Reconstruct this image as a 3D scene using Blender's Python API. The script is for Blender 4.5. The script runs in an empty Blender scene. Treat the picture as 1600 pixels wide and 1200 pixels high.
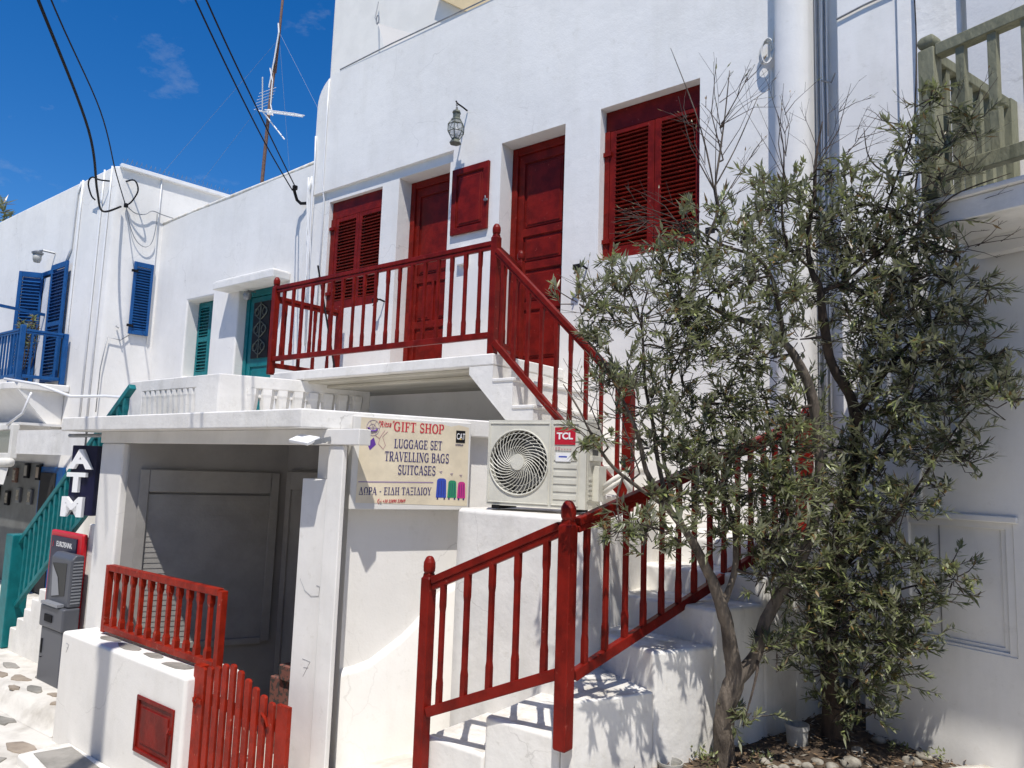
import bpy, bmesh, math, random
from mathutils import Vector, Matrix

random.seed(7)
S = bpy.context.scene
COL = S.collection
rad = math.radians

# ------------------------------------------------------------------ camera
cam_d = bpy.data.cameras.new('camera')
cam_d.sensor_width = 36.0
cam_d.lens = 26.325
cam_d.clip_start = 0.05
cam_d.clip_end = 3000
cam = bpy.data.objects.new('camera', cam_d)
COL.objects.link(cam)
_r = Vector((0.7858, 0.6175, 0.0344)); _r.normalize()
_f = Vector((-0.6168, 0.7787, 0.1151)); _f = (_f - _r * _f.dot(_r)).normalized()
_u = _r.cross(_f)
cam.matrix_world = Matrix(((_r.x, _u.x, -_f.x, 0.0), (_r.y, _u.y, -_f.y, 0.0), (_r.z, _u.z, -_f.z, 2.7), (0, 0, 0, 1)))
S.camera = cam

# ------------------------------------------------------------------ light
SUN = Vector((0.75, -1.0, 2.45)).normalized()          # direction towards the sun
sun_el = math.asin(SUN.z)
sun_rot = math.atan2(SUN.x, SUN.y)
w = bpy.data.worlds.new('World'); S.world = w; w.use_nodes = True
nt = w.node_tree; nt.nodes.clear()
wo = nt.nodes.new('ShaderNodeOutputWorld'); bg = nt.nodes.new('ShaderNodeBackground')
sky = nt.nodes.new('ShaderNodeTexSky'); sky.sky_type = 'NISHITA'; sky.sun_disc = False
sky.sun_elevation = sun_el; sky.sun_rotation = sun_rot
sky.altitude = 0; sky.air_density = 1.0; sky.dust_density = 0.1; sky.ozone_density = 4.5
hs = nt.nodes.new('ShaderNodeHueSaturation'); hs.inputs['Saturation'].default_value = 1.36; hs.inputs['Value'].default_value = 1.52; hs.inputs['Hue'].default_value = 0.508
# a few thin wisps of cirrus, part of the sky itself
tc = nt.nodes.new('ShaderNodeTexCoord'); mp = nt.nodes.new('ShaderNodeMapping'); mp.inputs['Scale'].default_value = (2.2, 3.4, 6.5)
nz = nt.nodes.new('ShaderNodeTexNoise'); nz.inputs['Scale'].default_value = 2.6; nz.inputs['Detail'].default_value = 9; nz.inputs['Roughness'].default_value = 0.62
cr = nt.nodes.new('ShaderNodeValToRGB'); cr.color_ramp.elements[0].position = 0.60; cr.color_ramp.elements[1].position = 0.86
cr.color_ramp.elements[0].color = (0, 0, 0, 1); cr.color_ramp.elements[1].color = (0.45, 0.45, 0.45, 1)
mx = nt.nodes.new('ShaderNodeMixRGB'); mx.inputs['Color2'].default_value = (5.5, 6.2, 7.2, 1)
nt.links.new(sky.outputs[0], hs.inputs['Color']); nt.links.new(tc.outputs['Generated'], mp.inputs[0]); nt.links.new(mp.outputs[0], nz.inputs['Vector'])
nt.links.new(nz.outputs['Fac'], cr.inputs[0]); nt.links.new(cr.outputs[0], mx.inputs['Fac']); nt.links.new(hs.outputs[0], mx.inputs['Color1'])
nt.links.new(mx.outputs[0], bg.inputs['Color']); bg.inputs['Strength'].default_value = 0.095
nt.links.new(bg.outputs[0], wo.inputs['Surface'])

sl = bpy.data.lights.new('sun', 'SUN'); sl.energy = 5.0; sl.angle = rad(0.55); sl.color = (1.0, 0.955, 0.89)
so = bpy.data.objects.new('sun', sl); COL.objects.link(so)
so.rotation_euler = SUN.to_track_quat('Z', 'Y').to_euler(); so.location = (6, -8, 14)
S.view_settings.view_transform = 'Standard'; S.view_settings.look = 'None'
S.view_settings.gamma = 1.0; S.view_settings.use_curve_mapping = False
S.view_settings.exposure = -0.08
S.render.engine = 'CYCLES'
S.cycles.max_bounces = 6

# ------------------------------------------------------------------ materials
def mat(name, col, rough=0.6, metal=0.0, var=0.0, vscale=3.0, bump=0.0, bscale=20.0, col2=None, lo=0.4, hi=0.6, fine=0.0, fscale=90.0,
        spec=0.5, stretch=(1, 1, 1), coat=0.0):
    m = bpy.data.materials.new(name); m.use_nodes = True
    t = m.node_tree; b = t.nodes['Principled BSDF']
    b.inputs['Base Color'].default_value = (*col, 1); b.inputs['Roughness'].default_value = rough; b.inputs['Metallic'].default_value = metal
    b.inputs['Specular IOR Level'].default_value = spec
    b.inputs['Coat Weight'].default_value = coat
    tcn = t.nodes.new('ShaderNodeTexCoord'); g = t.nodes.new('ShaderNodeNewGeometry')
    mpn = t.nodes.new('ShaderNodeMapping'); mpn.inputs['Scale'].default_value = stretch
    t.links.new(g.outputs['Position'], mpn.inputs[0])
    if var > 0 or col2:
        n = t.nodes.new('ShaderNodeTexNoise'); n.inputs['Scale'].default_value = vscale; n.inputs['Detail'].default_value = 6; n.inputs['Roughness'].default_value = 0.6
        t.links.new(mpn.outputs[0], n.inputs['Vector'])
        r = t.nodes.new('ShaderNodeValToRGB'); r.color_ramp.elements[0].position = lo; r.color_ramp.elements[1].position = hi
        c2 = col2 if col2 else tuple(c * (1 - var) for c in col)
        r.color_ramp.elements[0].color = (*c2, 1); r.color_ramp.elements[1].color = (*col, 1)
        t.links.new(n.outputs['Fac'], r.inputs[0]); t.links.new(r.outputs[0], b.inputs['Base Color'])
    last = None
    for st, sc, dist in ((bump, bscale, 0.02), (fine, fscale, 0.003)):
        if st > 0:
            n = t.nodes.new('ShaderNodeTexNoise'); n.inputs['Scale'].default_value = sc; n.inputs['Detail'].default_value = 4
            t.links.new(mpn.outputs[0], n.inputs['Vector'])
            bp = t.nodes.new('ShaderNodeBump'); bp.inputs['Strength'].default_value = st; bp.inputs['Distance'].default_value = dist
            t.links.new(n.outputs['Fac'], bp.inputs['Height'])
            if last: t.links.new(last.outputs[0], bp.inputs['Normal'])
            last = bp
    if last: t.links.new(last.outputs[0], b.inputs['Normal'])
    return m

def limewash(m, k=0.10):
    t = m.node_tree; b = t.nodes['Principled BSDF']; src = b.inputs['Base Color'].links[0].from_socket
    g = t.nodes.new('ShaderNodeNewGeometry'); mp_ = t.nodes.new('ShaderNodeMapping'); mp_.inputs['Scale'].default_value = (2.6, 2.6, 0.5); t.links.new(g.outputs['Position'], mp_.inputs[0])
    n = t.nodes.new('ShaderNodeTexNoise'); n.inputs['Scale'].default_value = 1.6; n.inputs['Detail'].default_value = 7; n.inputs['Roughness'].default_value = .7; t.links.new(mp_.outputs[0], n.inputs['Vector'])
    r = t.nodes.new('ShaderNodeValToRGB'); r.color_ramp.elements[0].position = .28; r.color_ramp.elements[1].position = .52; r.color_ramp.elements[0].color = (1-k*1.1, 1-k*1.15, 1-k*1.4, 1); r.color_ramp.elements[1].color = (1, 1, 1, 1)
    t.links.new(n.outputs['Fac'], r.inputs[0])
    n2 = t.nodes.new('ShaderNodeTexNoise'); n2.inputs['Scale'].default_value = 11; n2.inputs['Detail'].default_value = 8; n2.inputs['Roughness'].default_value = .75; t.links.new(g.outputs['Position'], n2.inputs['Vector'])
    r2 = t.nodes.new('ShaderNodeValToRGB'); r2.color_ramp.elements[0].position = .30; r2.color_ramp.elements[1].position = .42; r2.color_ramp.elements[0].color = (1-k*1.6, 1-k*1.7, 1-k*2.0, 1); r2.color_ramp.elements[1].color = (1, 1, 1, 1)
    t.links.new(n2.outputs['Fac'], r2.inputs[0])
    a = t.nodes.new('ShaderNodeMixRGB'); a.blend_type = 'MULTIPLY'; a.inputs['Fac'].default_value = 1; t.links.new(src, a.inputs['Color1']); t.links.new(r.outputs[0], a.inputs['Color2'])
    c = t.nodes.new('ShaderNodeMixRGB'); c.blend_type = 'MULTIPLY'; c.inputs['Fac'].default_value = 1; t.links.new(a.outputs[0], c.inputs['Color1']); t.links.new(r2.outputs[0], c.inputs['Color2'])
    t.links.new(c.outputs[0], b.inputs['Base Color'])
def wear(m, chip, lo=.66, hi=.70, scale=30):
    t = m.node_tree; b = t.nodes['Principled BSDF']; src = b.inputs['Base Color'].links[0].from_socket
    g = t.nodes.new('ShaderNodeNewGeometry'); n = t.nodes.new('ShaderNodeTexNoise'); n.inputs['Scale'].default_value = scale; n.inputs['Detail'].default_value = 5; t.links.new(g.outputs['Position'], n.inputs['Vector'])
    r = t.nodes.new('ShaderNodeValToRGB'); r.color_ramp.elements[0].position = lo; r.color_ramp.elements[1].position = hi; t.links.new(n.outputs['Fac'], r.inputs[0])
    a = t.nodes.new('ShaderNodeMixRGB'); a.inputs['Color2'].default_value = (*chip, 1); t.links.new(r.outputs[0], a.inputs['Fac']); t.links.new(src, a.inputs['Color1']); t.links.new(a.outputs[0], b.inputs['Base Color'])

WHITE = mat('whitewashed_plaster', (0.81, 0.79, 0.75), 0.75, var=0.06, vscale=1.3, bump=0.28, bscale=4.5, fine=0.35, fscale=60, spec=0.25)
WHITE_SMOOTH = mat('white_painted_render', (0.81, 0.79, 0.75), 0.6, var=0.08, vscale=2.5, bump=0.10, bscale=7, fine=0.2, fscale=50, spec=0.3)
WHITE_ROUGH = mat('lime_washed_masonry', (0.81, 0.79, 0.745), 0.8, var=0.10, vscale=3.5, bump=0.42, bscale=5, fine=0.6, fscale=38, spec=0.2)
def cracks(m, k=.35, scale=.8):
    t = m.node_tree; b = t.nodes['Principled BSDF']; src = b.inputs['Base Color'].links[0].from_socket
    g = t.nodes.new('ShaderNodeNewGeometry'); n = t.nodes.new('ShaderNodeTexNoise'); n.inputs['Scale'].default_value = 2.2; n.inputs['Detail'].default_value = 8
    va = t.nodes.new('ShaderNodeVectorMath'); va.operation = 'MULTIPLY_ADD'; va.inputs[1].default_value = (.55, .55, .55)
    t.links.new(g.outputs['Position'], n.inputs['Vector']); t.links.new(n.outputs['Color'], va.inputs[0]); t.links.new(g.outputs['Position'], va.inputs[2])
    v = t.nodes.new('ShaderNodeTexVoronoi'); v.feature = 'DISTANCE_TO_EDGE'; v.inputs['Scale'].default_value = scale; t.links.new(va.outputs[0], v.inputs['Vector'])
    r = t.nodes.new('ShaderNodeValToRGB'); r.color_ramp.elements[0].position = .0015; r.color_ramp.elements[1].position = .0042; r.color_ramp.elements[0].color = (1, 1, 1, 1); r.color_ramp.elements[1].color = (0, 0, 0, 1); t.links.new(v.outputs['Distance'], r.inputs[0])
    n2 = t.nodes.new('ShaderNodeTexNoise'); n2.inputs['Scale'].default_value = .9; t.links.new(g.outputs['Position'], n2.inputs['Vector'])
    r2 = t.nodes.new('ShaderNodeValToRGB'); r2.color_ramp.elements[0].position = .52; r2.color_ramp.elements[1].position = .62; r2.color_ramp.elements[1].color = (k, k, k, 1); t.links.new(n2.outputs['Fac'], r2.inputs[0])
    mu = t.nodes.new('ShaderNodeMath'); mu.operation = 'MULTIPLY'; t.links.new(r.outputs[0], mu.inputs[0]); t.links.new(r2.outputs[0], mu.inputs[1])
    a = t.nodes.new('ShaderNodeMixRGB'); a.inputs['Color2'].default_value = (.30, .28, .25, 1); t.links.new(mu.outputs[0], a.inputs['Fac']); t.links.new(src, a.inputs['Color1']); t.links.new(a.outputs[0], b.inputs['Base Color'])
def trodden(m):
    t = m.node_tree; b = t.nodes['Principled BSDF']; src = b.inputs['Base Color'].links[0].from_socket
    g = t.nodes.new('ShaderNodeNewGeometry'); sx = t.nodes.new('ShaderNodeSeparateXYZ'); t.links.new(g.outputs['True Normal'], sx.inputs[0])
    gt = t.nodes.new('ShaderNodeMath'); gt.operation = 'GREATER_THAN'; gt.inputs[1].default_value = .97; t.links.new(sx.outputs['Z'], gt.inputs[0])
    n = t.nodes.new('ShaderNodeTexNoise'); n.inputs['Scale'].default_value = 4.5; n.inputs['Detail'].default_value = 8; n.inputs['Roughness'].default_value = .7; t.links.new(g.outputs['Position'], n.inputs['Vector'])
    r = t.nodes.new('ShaderNodeValToRGB'); r.color_ramp.elements[0].position = .42; r.color_ramp.elements[1].position = .64; r.color_ramp.elements[1].color = (.8, .8, .8, 1); t.links.new(n.outputs['Fac'], r.inputs[0])
    mu = t.nodes.new('ShaderNodeMath'); mu.operation = 'MULTIPLY'; t.links.new(gt.outputs[0], mu.inputs[0]); t.links.new(r.outputs[0], mu.inputs[1])
    a = t.nodes.new('ShaderNodeMixRGB'); a.inputs['Color2'].default_value = (.44, .40, .33, 1); t.links.new(mu.outputs[0], a.inputs['Fac']); t.links.new(src, a.inputs['Color1']); t.links.new(a.outputs[0], b.inputs['Base Color'])
for _m, _k in ((WHITE, .055), (WHITE_SMOOTH, .065), (WHITE_ROUGH, .10)): limewash(_m, _k)
cracks(WHITE); cracks(WHITE_ROUGH, .5, 1.1); cracks(WHITE_SMOOTH, .3); trodden(WHITE_ROUGH)
WHITE_TRIM = mat('white_gloss_paint', (0.80, 0.80, 0.79), 0.35, var=0.05, vscale=6, bump=0.05, bscale=14)
CREAM_WALL = mat('cream_render', (0.74, 0.58, 0.34), 0.8, var=0.08, bump=0.2, bscale=8)
OFFWHITE = mat('offwhite_render', (0.78, 0.755, 0.70), 0.8, var=0.06, bump=0.2, bscale=5)
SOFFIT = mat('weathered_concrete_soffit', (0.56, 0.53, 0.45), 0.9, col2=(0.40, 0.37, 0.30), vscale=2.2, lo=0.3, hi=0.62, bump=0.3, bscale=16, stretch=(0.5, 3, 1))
LEDGE = mat('worn_roof_edge', (0.60, 0.53, 0.41), 0.9, col2=(0.76, 0.74, 0.68), vscale=7, lo=0.42, hi=0.62, bump=0.5, bscale=14)
RED = mat('oxblood_paint', (0.195, 0.010, 0.005), 0.42, var=0.38, vscale=7, bump=0.14, bscale=22, fine=0.3, fscale=120, spec=0.16)
RED_BRIGHT = mat('sun_bleached_red_paint', (0.31, 0.020, 0.007), 0.45, spec=0.18, var=0.3, vscale=11, bump=0.2, bscale=24, fine=0.3, fscale=120)
wear(RED, (.27, .05, .035), .69, .73); wear(RED_BRIGHT, (.38, .12, .08), .67, .72)
TEAL = mat('teal_paint', (0.006, 0.17, 0.185), 0.45, spec=0.3, var=0.2, vscale=9, bump=0.1, bscale=20)
BLUE = mat('blue_paint', (0.008, 0.085, 0.27), 0.45, spec=0.3, var=0.2, vscale=9, bump=0.1, bscale=20)
GREEN = mat('sage_green_worn_paint', (0.215, 0.215, 0.145), 0.6, spec=.25, col2=(0.13, 0.132, 0.085), vscale=10, lo=0.36, hi=0.56, bump=0.5, bscale=26, fine=0.4, fscale=90, stretch=(1, 1, 0.35))
DARK = mat('dark_void', (0.012, 0.012, 0.014), 0.9)
BLACK = mat('black_rubber', (0.012, 0.012, 0.014), 0.75, spec=0.15)
GREY_METAL = mat('galvanised_metal', (0.32, 0.33, 0.34), 0.45, metal=0.6, var=0.2, vscale=20)
RUST = mat('rusty_mast', (0.17, 0.095, 0.07), 0.75, var=0.4, vscale=30)
SHUTTER_SHADED = mat('shade_toned_white_roller', (0.29, 0.28, 0.26), 0.55, var=0.16, vscale=4, fine=.3, fscale=50)  # whitish roller darkened, porch shade put into the base tone
PORCH = mat('porch_shaded_render', (0.30, 0.29, 0.275), 0.8, var=0.12, vscale=3, bump=0.2, bscale=8)  # wall tone darkened to deepen the porch shade
STONE = mat('grey_schist', (0.33, 0.31, 0.275), 0.8, col2=(0.20, 0.19, 0.165), vscale=5, lo=0.35, hi=0.65, bump=0.4, bscale=18, fine=0.3)
STONE2 = mat('brown_schist', (0.36, 0.30, 0.235), 0.8, col2=(0.25, 0.205, 0.16), vscale=6, lo=0.35, hi=0.65, bump=0.4, bscale=18)
PAVE = mat('whitewashed_pavement', (0.66, 0.63, 0.57), 0.85, col2=(0.45, 0.42, 0.37), vscale=3.2, lo=0.30, hi=0.55, bump=0.8, bscale=7, fine=0.6, fscale=40)
SOIL = mat('dry_soil', (0.105, 0.072, 0.045), 0.95, col2=(0.055, 0.038, 0.024), vscale=14, lo=0.4, hi=0.6, bump=1.0, bscale=30)
LITTER = mat('leaf_litter', (0.26, 0.165, 0.085), 0.9, col2=(0.13, 0.085, 0.05), vscale=40, lo=0.4, hi=0.6)
PEBBLE = mat('rounded_fieldstone', (0.36, 0.335, 0.28), 0.9, col2=(0.17, 0.15, 0.12), vscale=16, lo=0.38, hi=0.6, bump=0.4, bscale=30)
AC_BEIGE = mat('ac_beige_enamel', (0.67, 0.655, 0.57), 0.40, var=0.12, vscale=7)
AC_DARK = mat('ac_coil_dark', (0.045, 0.045, 0.042), 0.6)
SIGN_CREAM = mat('sign_poster_cream', (0.76, 0.665, 0.49), 0.5, var=0.14, vscale=5)
SIGN_FRAME = mat('sign_frame_white', (0.72, 0.70, 0.65), 0.45, var=0.06)
INK_RED = mat('ink_red', (0.55, 0.025, 0.045), 0.5)
INK_NAVY = mat('ink_navy', (0.035, 0.03, 0.14), 0.5)
INK_LILAC = mat('ink_lilac', (0.30, 0.22, 0.36), 0.5)
INK_PALE = mat('ink_faded', (0.50, 0.30, 0.30), 0.6)
CASE_BLUE = mat('print_blue', (0.03, 0.07, 0.42), 0.5)
CASE_GREEN = mat('print_green', (0.02, 0.25, 0.12), 0.5)
CASE_PINK = mat('print_magenta', (0.52, 0.03, 0.22), 0.5)
PURPLE = mat('print_purple', (0.12, 0.04, 0.30), 0.5)
LOGO_RED = mat('logo_red', (0.50, 0.01, 0.03), 0.4)
LOGO_WHITE = mat('logo_white', (0.85, 0.85, 0.85), 0.4)
ATM_RED = mat('atm_red', (0.55, 0.012, 0.02), 0.35)
ATM_NAVY = mat('atm_navy', (0.008, 0.008, 0.035), 0.35)
ATM_GREY = mat('atm_grey', (0.085, 0.09, 0.105), 0.45)
ATM_LIGHT = mat('atm_light_grey', (0.25, 0.26, 0.28), 0.4)
AWNING = mat('offwhite_canvas', (0.74, 0.72, 0.66), 0.85, var=0.08, vscale=4, bump=0.3, bscale=7)
SAIL_SHADED = mat('shaded_sail_cloth', (0.50, 0.48, 0.45), 0.9)  # the cloth's own shading is put into this grey
CARD = mat('cardboard_print', (0.20, 0.08, 0.06), 0.8, col2=(0.05, 0.045, 0.04), vscale=24, lo=0.45, hi=0.5)
PLASTIC_WHITE = mat('dirty_white_plastic', (0.50, 0.49, 0.45), 0.5, col2=(0.33, 0.32, 0.28), vscale=9, lo=0.35, hi=0.6)
LANTERN_METAL = mat('verdigris_tin', (0.17, 0.18, 0.14), 0.5, metal=0.5, var=0.4, vscale=30)
BARK = mat('olive_bark', (0.165, 0.135, 0.105), 0.95, col2=(0.065, 0.052, 0.042), vscale=18, lo=0.38, hi=0.62, bump=1.0, bscale=38, stretch=(1, 1, 0.28))
BARK_DARK = mat('dark_bark', (0.085, 0.06, 0.045), 0.95, col2=(0.035, 0.027, 0.022), vscale=18, lo=0.38, hi=0.62, bump=1.0, bscale=38, stretch=(1, 1, 0.28))
TWIG = mat('twig_bark', (0.085, 0.065, 0.052), 0.9, var=0.4, vscale=30)

def glass(name, col, rough, alpha_mix):
    m = bpy.data.materials.new(name); m.use_nodes = True; t = m.node_tree; b = t.nodes['Principled BSDF']
    b.inputs['Base Color'].default_value = (*col, 1); b.inputs['Roughness'].default_value = rough
    tr = t.nodes.new('ShaderNodeBsdfTransparent'); mxs = t.nodes.new('ShaderNodeMixShader'); mxs.inputs[0].default_value = alpha_mix
    t.links.new(tr.outputs[0], mxs.inputs[1]); t.links.new(b.outputs[0], mxs.inputs[2])
    t.links.new(mxs.outputs[0], t.nodes['Material Output'].inputs['Surface'])
    return m
PANE = glass('thin_glass', (0.5, 0.52, 0.5), 0.12, 0.35)
VINYL = glass('darkened_clear_vinyl', (0.16, 0.17, 0.19), 0.15, 0.8)  # dark interior behind the clear sheet is put into its tint

def leafmat(name, top, under, trans):
    m = bpy.data.materials.new(name); m.use_nodes = True; t = m.node_tree; b = t.nodes['Principled BSDF']
    b.inputs['Roughness'].default_value = 0.36; b.inputs['Specular IOR Level'].default_value = 0.55
    g = t.nodes.new('ShaderNodeNewGeometry'); mxr = t.nodes.new('ShaderNodeMixRGB')
    n = t.nodes.new('ShaderNodeTexNoise'); n.inputs['Scale'].default_value = 7; n.inputs['Detail'].default_value = 5
    t.links.new(g.outputs['Position'], n.inputs['Vector'])
    r = t.nodes.new('ShaderNodeValToRGB'); r.color_ramp.elements[0].position = 0.35; r.color_ramp.elements[1].position = 0.65
    r.color_ramp.elements[0].color = (*[c * 0.55 for c in top], 1); r.color_ramp.elements[1].color = (*[c * 1.35 for c in top], 1)
    t.links.new(n.outputs['Fac'], r.inputs[0])
    mxr.inputs['Color2'].default_value = (*under, 1); t.links.new(g.outputs['Backfacing'], mxr.inputs['Fac']); t.links.new(r.outputs[0], mxr.inputs['Color1'])
    t.links.new(mxr.outputs[0], b.inputs['Base Color'])
    tl = t.nodes.new('ShaderNodeBsdfTranslucent'); tl.inputs['Color'].default_value = (*trans, 1)
    ms = t.nodes.new('ShaderNodeMixShader'); ms.inputs[0].default_value = 0.22
    t.links.new(b.outputs[0], ms.inputs[1]); t.links.new(tl.outputs[0], ms.inputs[2]); t.links.new(ms.outputs[0], t.nodes['Material Output'].inputs['Surface'])
    return m
LEAF_A = leafmat('olive_leaf_green', (0.125, 0.142, 0.062), (0.29, 0.30, 0.205), (0.18, 0.22, 0.06))
LEAF_B = leafmat('olive_leaf_grey', (0.215, 0.225, 0.135), (0.37, 0.375, 0.285), (0.20, 0.24, 0.10))
LEAF_C = leafmat('olive_leaf_dry', (0.19, 0.125, 0.05), (0.24, 0.17, 0.09), (0.2, 0.12, 0.03))
LEAF_D = leafmat('olive_leaf_young', (0.235, 0.265, 0.095), (0.34, 0.36, 0.20), (0.28, 0.36, 0.08))

# ------------------------------------------------------------------ helpers
ORG = {}
def link(o, label=None, cat=None, group=None, kind=None):
    COL.objects.link(o)
    if label: o['label'] = label
    if cat: o['category'] = cat
    if group: o['group'] = group
    if kind: o['kind'] = kind
    return o
def thing(name, label, cat, loc=(0, 0, 0), group=None):
    o = bpy.data.objects.new(name, None); o.empty_display_size = 0.1
    link(o, label, cat, group); o.location = loc; ORG[o.name] = Vector(loc)
    return o
def place(o, parent, wloc):
    if parent is not None:
        o.parent = parent; o.location = Vector(wloc) - ORG[parent.name]
    else: o.location = wloc
    ORG[o.name] = Vector(wloc)

class G:
    def __init__(s): s.v = []; s.f = []; s.m = []; s.mi = 0
    def add(s, vs, fs):
        n = len(s.v); s.v += [tuple(v) for v in vs]
        for f in fs: s.f.append(tuple(i + n for i in f)); s.m.append(s.mi)
        return s
    def box(s, x0, y0, z0, x1, y1, z1):
        if x0 > x1: x0, x1 = x1, x0
        if y0 > y1: y0, y1 = y1, y0
        if z0 > z1: z0, z1 = z1, z0
        return s.add([(x0,y0,z0),(x1,y0,z0),(x1,y1,z0),(x0,y1,z0),(x0,y0,z1),(x1,y0,z1),(x1,y1,z1),(x0,y1,z1)],
              [(0,3,2,1),(4,5,6,7),(0,1,5,4),(1,2,6,5),(2,3,7,6),(3,0,4,7)])
    def obox(s, O, U, N, u0, n0, z0, u1, n1, z1):      # box in a frame: U along, N outward, Z up
        O, U, N = Vector(O), Vector(U), Vector(N)
        Z = Vector((0, 0, 1)); P = [O + U*a + N*b + Z*c for a, b, c in
           ((u0,n0,z0),(u1,n0,z0),(u1,n1,z0),(u0,n1,z0),(u0,n0,z1),(u1,n0,z1),(u1,n1,z1),(u0,n1,z1))]
        return s.add(P, [(0,3,2,1),(4,5,6,7),(0,1,5,4),(1,2,6,5),(2,3,7,6),(3,0,4,7)])
    def prism(s, poly, axis, a, b):
        n = len(poly)
        def p3(p, t): return {'x': (t, p[0], p[1]), 'y': (p[0], t, p[1]), 'z': (p[0], p[1], t)}[axis]
        vs = [p3(p, a) for p in poly] + [p3(p, b) for p in poly]
        fs = [tuple(range(n)), tuple(range(2*n-1, n-1, -1))] + [(i, i+n, (i+1) % n + n, (i+1) % n) for i in range(n)]
        return s.add(vs, fs)
    def bar(s, p, q, w_, h, up=(0, 0, 1)):
        p, q = Vector(p), Vector(q); d = (q - p).normalized(); up = Vector(up)
        side = d.cross(up).normalized(); u = side.cross(d).normalized()
        vs = []
        for c in (p, q):
            for a, b in ((-1, -1), (1, -1), (1, 1), (-1, 1)): vs.append(c + side*a*w_/2 + u*b*h/2)
        return s.add(vs, [(0,1,2,3),(7,6,5,4),(0,4,5,1),(1,5,6,2),(2,6,7,3),(3,7,4,0)])
    def tube(s, pts, r, seg=6, cap=True):
        pts = [Vector(p) for p in pts]; n = len(pts)
        rr = r if isinstance(r, (list, tuple)) else [r]*n
        base = len(s.v); prev = None; vs = []; fs = []
        for i, p in enumerate(pts):
            d = (pts[min(i+1, n-1)] - pts[max(i-1, 0)])
            d = d.normalized() if d.length > 1e-9 else Vector((0, 0, 1))
            if prev is None:
                a = Vector((0, 0, 1)) if abs(d.z) < 0.9 else Vector((1, 0, 0)); e = d.cross(a).normalized()
            else: e = (prev - d * prev.dot(d)).normalized()
            prev = e; g = d.cross(e)
            for k in range(seg):
                t = 2*math.pi*k/seg; vs.append(p + (e*math.cos(t) + g*math.sin(t))*rr[i])
        for i in range(n-1):
            for k in range(seg):
                a = i*seg+k; b = i*seg+(k+1) % seg; fs.append((a, b, b+seg, a+seg))
        if cap: fs.append(tuple(range(seg-1, -1, -1))); fs.append(tuple((n-1)*seg+k for k in range(seg)))
        return s.add(vs, fs)
    def lathe(s, prof, c, seg=12, rot=0.0, sq=False):
        vs = []; fs = []; n = len(prof); c = Vector(c)
        for r, z in prof:
            for k in range(seg):
                t = 2*math.pi*k/seg + rot; vs.append(c + Vector((r*math.cos(t), r*math.sin(t), z)))
        for i in range(n-1):
            for k in range(seg):
                a = i*seg+k; b = i*seg+(k+1) % seg; fs.append((a, b, b+seg, a+seg))
        fs.append(tuple(range(seg-1, -1, -1))); fs.append(tuple((n-1)*seg+k for k in range(seg)))
        return s.add(vs, fs)
    def sqprof(s, prof, c, ang=0.0):                    # stacked square rings (half-size, z)
        return s.lathe([(h*math.sqrt(2), z) for h, z in prof], c, 4, math.pi/4 + ang)
    def build(s, name, m, parent=None, bevel=0.0, seg=2, smooth=False, origin=None, label=None, cat=None, group=None, kind=None, weld=False, hard=False):
        V = [Vector(v) for v in s.v]
        if origin is None:
            lo = Vector([min(v[i] for v in V) for i in range(3)]); hi = Vector([max(v[i] for v in V) for i in range(3)])
            origin = (lo + hi)/2
            if parent is None: origin.z = lo.z
        else: origin = Vector(origin)
        me = bpy.data.meshes.new(name); me.from_pydata([v - origin for v in V], [], s.f)
        ms = m if isinstance(m, (list, tuple)) else [m]
        for q in ms: me.materials.append(q)
        if len(ms) > 1: me.polygons.foreach_set('material_index', s.m)
        if not kind == 'stuff' or weld:
            bm = bmesh.new(); bm.from_mesh(me)
            if weld: bmesh.ops.remove_doubles(bm, verts=bm.verts, dist=1e-5)
            bmesh.ops.recalc_face_normals(bm, faces=bm.faces); bm.to_mesh(me); bm.free()
        me.update()
        if smooth: me.polygons.foreach_set('use_smooth', [True]*len(me.polygons))
        o = bpy.data.objects.new(name, me); link(o, label, cat, group, kind); place(o, parent, origin)
        if bevel > 0:
            b = o.modifiers.new('bevel', 'BEVEL'); b.width = bevel; b.segments = seg; b.limit_method = 'ANGLE'; b.angle_limit = rad(35)
            if (smooth or seg > 1) and not hard:
                me.polygons.foreach_set('use_smooth', [True]*len(me.polygons))
                b.harden_normals = True
        return o

def piece(name, mesh, parent, wloc, rot=None, scale=None, label=None):
    o = bpy.data.objects.new(name, mesh); link(o, label); place(o, parent, wloc)
    if rot is not None: o.rotation_euler = rot
    if scale is not None: o.scale = scale
    return o

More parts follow.
